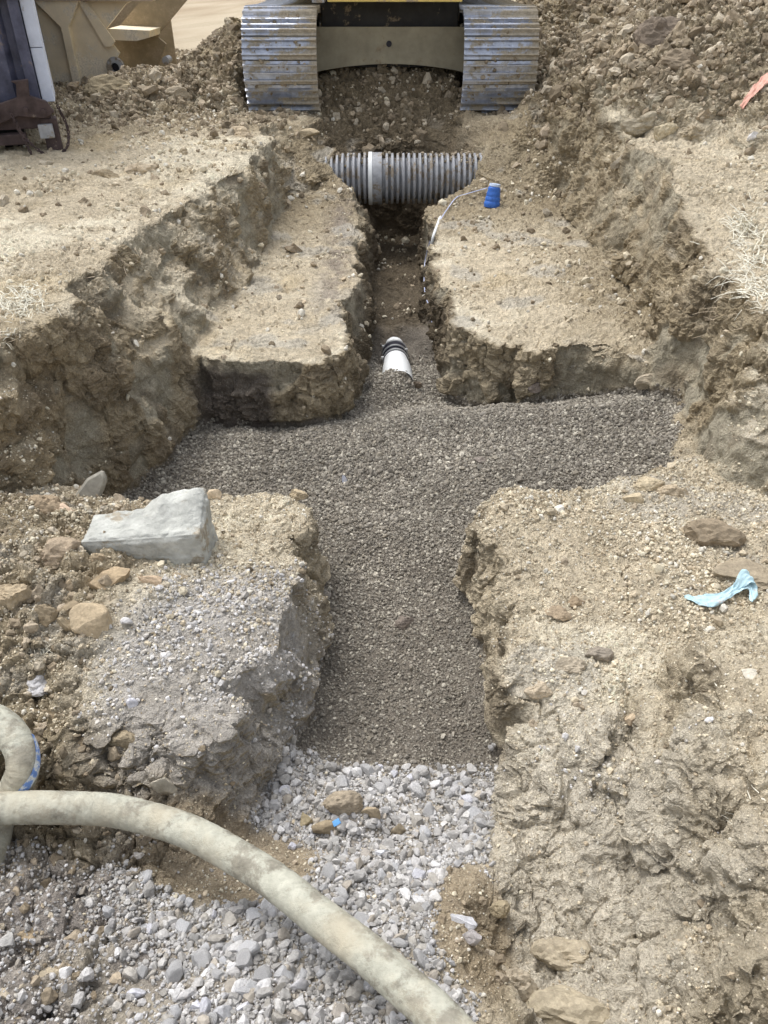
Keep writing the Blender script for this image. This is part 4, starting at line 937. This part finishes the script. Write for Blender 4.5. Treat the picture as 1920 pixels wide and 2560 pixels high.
# ------------------------------------------------------------------ flat slate-like blades and clay slabs
SLATE = tinted('smooth_grey_slate', (.30, .31, .35), 1.25, .8, 5, .001)
def blade(name, u, v, L_, W_, th, mat, label, cat, rot, lift=0.):
    P, t_ = hit(u, v, lift); b = MB(); b.prism([(-W_*.5, -L_*.5), (W_*.30, -L_*.5), (W_*.5, -L_*.1), (W_*.28, L_*.38), (-W_*.1, L_*.5), (-W_*.42, L_*.2)], th).bevel(th*.25, 1)
    return tag(b.build(name, mat, None, True, P, rot), label, cat)
blade('slate_shard', 862, 1208, .085, .035, .010, SLATE, 'smooth blue-grey slate shard sticking out of the cross trench gravel', 'stone shard', (R(-48), R(-12), R(10)), .012)
CLAYM = tinted('smeared_wet_clay', (.34, .32, .27), 1.15, .85, 4, .001)
blade('clay_slab', 228, 1245, .26, .12, .05, CLAYM, 'smooth grey clay slab leaning at the foot of the left bank', 'clay slab', (R(-28), R(34), R(-12)), .03)

# ------------------------------------------------------------------ rocks and lumps one can point to
RK = {}
def rock(u, v, wpx, hpx, col, name, label, cat, seed, level=4, rot=None, sink=.35, rough=.06, cuts=10, group=None, flat=None):
    P, t_ = hit(u, v+hpx*.25); rs_ = np.random.RandomState(seed); depth = t_
    sz = wpx*depth/FPX/2
    vv, ff = rock_shape(level, rs_, cuts, 1., rough, 2.0)
    vv = vv/np.abs(vv[:, 0]).max(); fl = (hpx/wpx) if flat is None else flat
    vv = vv*np.array([1, .8, 1.]); vv[:, 2] *= fl/np.abs(vv[:, 2]).max()*1.15
    vv *= sz
    if rot is None: rot = rs_.uniform(-.35, .35)
    c_, s_ = math.cos(rot), math.sin(rot); vv = vv @ np.array([[c_, s_, 0], [-s_, c_, 0], [0, 0, 1]], np.float32)
    key = tuple(round(q, 2) for q in col)
    if key not in RK: RK[key] = tinted(cat.replace(' ', '_')+'_surface', col, 1.3, .68, 9, .006, 55)
    o = link(name, mesh_np(name, vv, ff, False), RK[key], None, P+Vector((0, 0, sz*fl*(1-2*sink)*.6)))
    return tag(o, label, cat, group)
BR, OC, TN, PG, WH, DK = (.34, .26, .17), (.52, .40, .25), (.50, .42, .31), (.50, .49, .48), (.66, .66, .68), (.24, .185, .125)
rocks = [
 (275, 1447, 105, 70, (.44, .34, .22), 'rock', 'large tan-topped brown rock below the left end of the concrete block', 11),
 (378, 1450, 88, 45, (.56, .43, .30), 'rock', 'flat orange-tan rock resting against the foot of the concrete block', 12),
 (452, 1440, 46, 30, (.38, .31, .22), 'rock', 'small brown rock wedged under the front of the concrete block', 13),
 (235, 1545, 120, 90, (.46, .37, .25), 'rock', 'big tan slab rock tilted at the top edge of the grey chippings', 14),
 (165, 1555, 50, 45, (.38, .31, .21), 'rock', 'dark brown rock just left of the big tilted tan slab', 15),
 (187, 1520, 85, 45, (.30, .24, .16), 'rock', 'low dark rock above the tilted tan slab', 16),
 (172, 1282, 75, 55, (.60, .46, .34), 'rock', 'pinkish-tan rock left of the leaning clay slab', 17),
 (113, 1260, 105, 95, (.36, .28, .19), 'clod', 'big brown lumpy clod at the foot of the left bank', 18),
 (183, 1455, 34, 30, (.55, .44, .30), 'rock', 'small round tan stone among the dark clods left of the concrete block', 19),
 (190, 1490, 45, 34, (.46, .38, .26), 'rock', 'tan stone below the small round one left of the concrete block', 20),
 (40, 1480, 110, 100, (.42, .34, .23), 'clod', 'large tan-brown clod at the left frame edge', 21),
 (110, 1530, 80, 75, (.36, .29, .195), 'clod', 'brown clod between the left frame edge and the dark rocks', 22),
 (250, 1400, 60, 60, (.34, .27, .18), 'clod', 'dark clod at the left end of the concrete block', 23),
 (150, 1370, 120, 90, (.40, .32, .23), 'clod', 'broad crumbly clod between the pinkish rock and the concrete block', 24),
 (534, 1238, 42, 34, (.58, .47, .33), 'rock', 'small tan rock on the gravel right behind the concrete block', 25),
 (742, 1238, 60, 45, (.58, .48, .33), 'clod', 'yellow-tan lump at the far corner of the left bench', 26),
 (92, 1705, 95, 50, (.56, .55, .55), 'rock', 'large pale grey lump at the left tip of the grey chippings', 27),
 (330, 1755, 36, 40, (.62, .62, .66), 'stone', 'pale round stone on the grey chippings above the brown hollow', 28),
 (282, 1828, 38, 38, (.64, .66, .72), 'stone', 'pale blue-white stone above the brown clods near the hose loop', 29),
 (276, 1895, 30, 24, (.60, .60, .64), 'stone', 'small whitish stone below the pale blue-white one', 30),
 (328, 1905, 36, 30, (.66, .66, .68), 'stone', 'whitish stone beside the wedge-shaped tan rock above the hose', 31),
 (415, 1950, 70, 110, (.46, .42, .34), 'rock', 'wedge-shaped grey-tan rock just above the big hose', 32),
 (225, 1850, 150, 75, (.31, .245, .165), 'clod', 'dark brown clod beside the bend of the hose loop', 33),
 (130, 1795, 150, 70, (.30, .24, .16), 'clod', 'dark undercut clod behind the bend of the hose loop', 34),
 (310, 1850, 80, 60, (.34, .28, .19), 'clod', 'brown clod right of the pale blue-white stone', 35),
 (45, 2280, 45, 32, (.74, .74, .80), 'stone', 'white stone low at the left frame edge below the hose', 36),
 (36, 2110, 18, 38, (.50, .50, .52), 'stone', 'long grey stone of the little cluster under the hose', 37),
 (56, 2095, 24, 26, (.48, .48, .50), 'stone', 'square grey stone topmost of the cluster under the hose', 38),
 (77, 2105, 24, 26, (.58, .58, .60), 'stone', 'pale stone at the right of the cluster under the hose', 39),
 (125, 2450, 110, 90, (.48, .41, .30), 'rock', 'tan flat-faced rock near the bottom left corner', 40),
 (60, 2330, 120, 110, (.38, .30, .20), 'clod', 'brown clod with grey grit above the bottom left tan rock', 41),
 (290, 2330, 75, 80, (.46, .45, .43), 'rock', 'grey dusty rock at the left edge of the foreground gravel', 42),
 (250, 2240, 90, 70, (.44, .42, .38), 'clod', 'grey dusty clod under the middle of the big hose', 43),
 (925, 2025, 55, 60, (.44, .36, .25), 'rock', 'tan upright rock at the back of the crushed stone in the trench', 44),
 (855, 2000, 110, 75, (.37, .31, .23), 'clod', 'big brown clod against the left wall at the back of the crushed stone', 45),
 (765, 2050, 48, 50, (.37, .31, .20), 'rock', 'round olive-brown rock at the foot of the left trench wall', 46),
 (822, 2062, 85, 50, (.36, .29, .20), 'rock', 'brown rock right behind the bright blue plastic scrap', 47),
 (1000, 2070, 45, 60, (.36, .30, .21), 'rock', 'brown stone standing among the grey ones mid trench', 48),
 (950, 2128, 28, 28, (.72, .73, .76), 'stone', 'white angular stone in the middle of the crushed stone', 49),
 (730, 2112, 22, 26, (.66, .66, .72), 'stone', 'white stone beside the hose below the left trench wall', 50),
 (1690, 1640, 75, 40, (.56, .52, .42), 'rock', 'flat pale triangular stone on the right bench', 51),
 (1770, 1573, 38, 14, (.72, .68, .58), 'stone', 'small cream stone below the blue glove', 52),
 (1873, 1682, 50, 22, (.70, .65, .54), 'stone', 'flat cream pebble by the right frame edge', 53),
 (1790, 1855, 34, 30, (.62, .60, .54), 'stone', 'pale pebble beside the crack on the right bench', 54),
 (1905, 1840, 40, 30, (.66, .63, .56), 'stone', 'pale pebble at the right frame edge below the flat cream one', 55),
 (1345, 1715, 75, 50, (.50, .42, .31), 'clod', 'squarish tan lump at the rim of the right bench', 56),
 (1575, 1800, 45, 36, (.54, .43, .30), 'rock', 'tan angular rock in the rough soil of the right bench', 57),
 (1425, 1660, 80, 60, (.44, .38, .29), 'clod', 'grey-tan clod behind the squarish lump on the right bench', 58),
 (1490, 1630, 90, 45, (.30, .26, .21), 'clod', 'dark root-matted clod on the right bench', 59),
 (1395, 1530, 70, 32, (.33, .26, .18), 'clod', 'dark brown crumb heap on the right bench', 60),
 (1440, 1500, 50, 32, (.36, .28, .19), 'clod', 'dark brown lump behind the crumb heap on the right bench', 61),
 (1780, 1330, 150, 90, (.29, .235, .165), 'clod', 'broad dark clod with roots at the foot of the right bank', 62),
 (1850, 1425, 170, 40, (.34, .285, .205), 'clod', 'long low dark clod just behind the blue glove', 63),
 (1620, 1210, 90, 45, (.50, .42, .29), 'clod', 'tan lump topmost of the pile at the end of the cross trench', 64),
 (1580, 1245, 55, 40, (.54, .45, .31), 'rock', 'rounded tan rock in front of the lump at the end of the cross trench', 65),
 (1680, 1225, 80, 55, (.46, .38, .27), 'clod', 'crumbly brown lump right of the tan one at the cross trench end', 66),
 (1625, 950, 80, 45, (.42, .36, .27), 'clod', 'crumbly lump on the gravel crest at the right bank', 67),
 (1330, 1005, 55, 26, (.25, .21, .18), 'clod', 'small dark clod on the gravel crest before the right bench', 68),
 (1205, 1150, 50, 28, (.26, .225, .195), 'clod', 'dark lump half sunk in the cross trench gravel', 69),
 (1010, 1555, 60, 38, (.22, .185, .155), 'clod', 'dark lump of gravel in the middle of the front trench', 70),
 (1042, 958, 30, 18, (.17, .135, .10), 'clod', 'small dark clod beside the white pipe on the trench floor', 71),
 (285, 215, 150, 62, (.36, .30, .20), 'clod', 'large flat clod lying before the steel hopper', 72),
 (1615, 300, 135, 55, (.40, .35, .26), 'clod', 'large flat slab of earth on the right bank', 73),
 (1660, 320, 60, 55, (.50, .43, .30), 'clod', 'tan blocky clod at the near end of the flat slab of earth', 74),
 (1880, 340, 36, 24, (.70, .68, .66), 'stone', 'white stone on the right bank below the orange ribbon', 75),
 (770, 330, 60, 20, (.46, .38, .26), 'rock', 'flat tan stone under the inner edge of the left track', 76),
 (1650, 80, 140, 80, (.22, .18, .14), 'clod', 'dark clod high on the right spoil heap', 77),
 (1700, 150, 120, 60, (.26, .21, .15), 'clod', 'dark clod below the highest one on the right spoil heap', 78),
 (445, 235, 70, 45, (.40, .34, .25), 'clod', 'rough clod right of the large flat one before the hopper', 79),
 (600, 330, 70, 36, (.50, .41, .29), 'clod', 'tan clod on the left bank just before the left track', 80),
 (350, 420, 90, 36, (.48, .40, .29), 'clod', 'low tan clod in the middle of the left bank', 81),
 (265, 435, 70, 30, (.38, .31, .21), 'clod', 'brown clod with a dark hollow on the left bank', 82),
 (1420, 2370, 190, 130, (.43, .37, .27), 'rock', 'large yellow-brown rock at the foot of the right block', 83),
 (1280, 2440, 130, 150, (.42, .36, .265), 'rock', 'yellow-brown rock left of the large one by the bottom edge', 84),
 (1420, 2500, 230, 110, (.44, .38, .275), 'rock', 'long yellow-brown rock at the bottom edge', 85),
 (1245, 2260, 60, 50, (.36, .30, .20), 'clod', 'brown clod at the edge of the stones below the right block', 86),
 (1225, 2170, 55, 40, (.40, .33, .23), 'clod', 'brown clod in the soil spilled on the stones below the right block', 99),
 (1170, 2215, 40, 30, (.42, .35, .25), 'clod', 'small tan clod in the soil spilled left of the right block', 100),
 (1180, 2335, 50, 45, (.50, .47, .46), 'stone', 'large pink-grey stone between the gravel and the brown rocks', 87),
 (1150, 2300, 85, 45, (.60, .60, .62), 'stone', 'large whitish stone left of the pink-grey one', 88),
 (745, 2455, 58, 70, (.52, .51, .52), 'stone', 'largest grey angular stone in front of the hose', 89),
 (495, 2512, 46, 46, (.70, .70, .75), 'stone', 'white stone near the bottom edge in front of the hose', 90),
 (612, 2515, 44, 42, (.68, .68, .72), 'stone', 'pale cubic stone near the bottom edge right of the white one', 91),
 (628, 2465, 55, 40, (.46, .46, .46), 'stone', 'grey stone between the pale cubic one and the hose', 92),
 (683, 2375, 40, 48, (.60, .59, .60), 'stone', 'light leaning stone just below the arch of the hose', 93),
 (740, 2385, 40, 40, (.58, .57, .57), 'stone', 'light wedge stone right of the leaning one below the hose', 94),
 (340, 2480, 48, 40, (.66, .66, .70), 'stone', 'crumbly white stone toward the bottom left', 95),
 (650, 2340, 44, 40, (.46, .45, .44), 'stone', 'dusty grey stone nearest below the arch of the hose', 96),
 (560, 2530, 60, 50, (.50, .50, .51), 'stone', 'long grey stone between two white ones at the bottom edge', 97),
 (1075, 2450, 44, 36, (.58, .58, .60), 'stone', 'pale stone touching the right side of the hose', 98),
]
for q in rocks:
    u, v, wp_, hp_, c, nm, lab, sd_ = q
    cl = nm == 'clod' or sd_ in (83, 84, 85, 40, 27)
    rock(u, v, wp_, hp_, c, nm, lab, nm, sd_, 4 if wp_ > 45 else 3, rough=.30 if cl else .10, cuts=5 if cl else 11, sink=(.52 if sd_ in (83, 84, 85) else .42) if cl else .36)
# the largest of the loose crushed stones, each one an object
rs = np.random.RandomState(31)
base = [rock_shape(3, rs, 12, .85, .07, 2.5) for _ in range(20)]
smats = [tinted('crushed_stone_surface', c, 1.2, .8, 14, .003, 90) for c in ((.46, .455, .45), (.54, .54, .545), (.62, .62, .66), (.40, .385, .37), (.48, .44, .39))]
bmesh_me = {}
ix = pick(crw*sstep(-.3, .3, n_lo+.3), 330, rs)[:240]
for k, i in enumerate(ix):
    a = rs.randint(0, 20); mi = min(int(rs.gamma(1.6, .9)), 4)
    if (a, mi) not in bmesh_me:
        me = mesh_np('crushed_stone_piece', *base[a]); me.materials.append(smats[mi]); bmesh_me[(a, mi)] = me
    o = bpy.data.objects.new('loose_stone', bmesh_me[(a, mi)]); COL.objects.link(o)
    s_ = float((.018+.022*rs.uniform()**2)); o.scale = (s_, s_, s_); o.location = Vector(FC[i].tolist())+Vector((0, 0, s_*.35)); o.rotation_euler = tuple(rs.uniform(-.5, .5, 2))+(rs.uniform(0, 6.3),)
    tag(o, 'angular grey crushed stone lying loose in the gravel around the hose', 'stone', 'loose crushed stones round the hose')

# ------------------------------------------------------------------ dry grass and roots
def grass(spots, name, label, mat, seed):
    rs_ = np.random.RandomState(seed); V_ = []; F_ = []
    for (u, v, su, sv, n_, L_, up_) in spots:
        for k in range(n_):
            P, t_ = hit(u+rs_.normal()*su, v+rs_.normal()*sv, -.004)
            L0 = L_*rs_.uniform(.4, 1.2); a = rs_.uniform(0, 6.28); el = rs_.uniform(-.1, up_); w_ = .0016*max(1, t_/2.2)
            d = Vector((math.cos(a)*math.cos(el), math.sin(a)*math.cos(el), math.sin(el))); sd_ = d.cross(Vector((0, 0, 1))).normalized()*w_
            b0 = len(V_); cv = rs_.uniform(-1, 1)
            for q in range(5):
                s_ = q/4; p = P+d*(L0*s_)+Vector((-d.y, d.x, 0))*cv*L0*.35*s_*s_+Vector((0, 0, -.55*L0*s_*s_*rs_.uniform(.5, 1.3)*(1 if up_ > .3 else .3)))
                ww = (1-s_*.8); V_ += [p-sd_*ww, p+sd_*ww+Vector((0, 0, w_*.6))]
            for q in range(4): F_.append((b0+2*q, b0+2*q+1, b0+2*q+3, b0+2*q+2))
    o = link(name, mesh_np(name, [tuple(q) for q in V_], F_, False), mat); tag(o, label, 'grass' if 'grass' in name else 'roots', kind='stuff')
STRAW = tinted('dry_straw', (.70, .67, .56), 1.3, .7, 20, .001); ROOT = tinted('pale_root', (.40, .33, .24), 1.4, .5, 20, .001)
grass([(40, 780, 45, 28, 420, .14, .9), (95, 735, 40, 14, 160, .11, .7), (20, 690, 30, 10, 60, .1, .5), (1880, 640, 30, 60, 420, .16, 1.0), (1860, 560, 14, 16, 120, .15, 1.2), (1905, 740, 16, 24, 140, .12, .8), (60, 1640, 38, 22, 360, .07, .9), (30, 1550, 20, 30, 90, .06, .8),
       (310, 1285, 40, 14, 160, .07, .8), (1850, 2010, 40, 90, 60, .05, .3), (1890, 2330, 20, 90, 40, .05, .3), (1480, 1610, 25, 12, 90, .06, .8), (60, 2190, 90, 25, 70, .06, .6), (1820, 1620, 50, 40, 40, .05, .4)], 'dry_grass', 'pale dry grass tufts along the torn bank edges', STRAW, 3)
grass([(215, 790, 40, 40, 60, .16, .3), (120, 840, 50, 30, 60, .13, .3), (250, 700, 30, 30, 26, .14, .3), (1830, 780, 30, 30, 50, .14, .3), (1790, 1320, 40, 25, 40, .12, .4), (1500, 1500, 180, 130, 70, .05, .15), (300, 1360, 90, 60, 60, .06, .4), (300, 640, 25, 18, 14, .25, .3), (240, 2160, 60, 60, 30, .05, .5), (450, 1900, 180, 130, 50, .03, .3)], 'hanging_roots', 'thin brown roots and straws poking from the banks', ROOT, 8)
print('objects', round(time.time()-T0, 1))
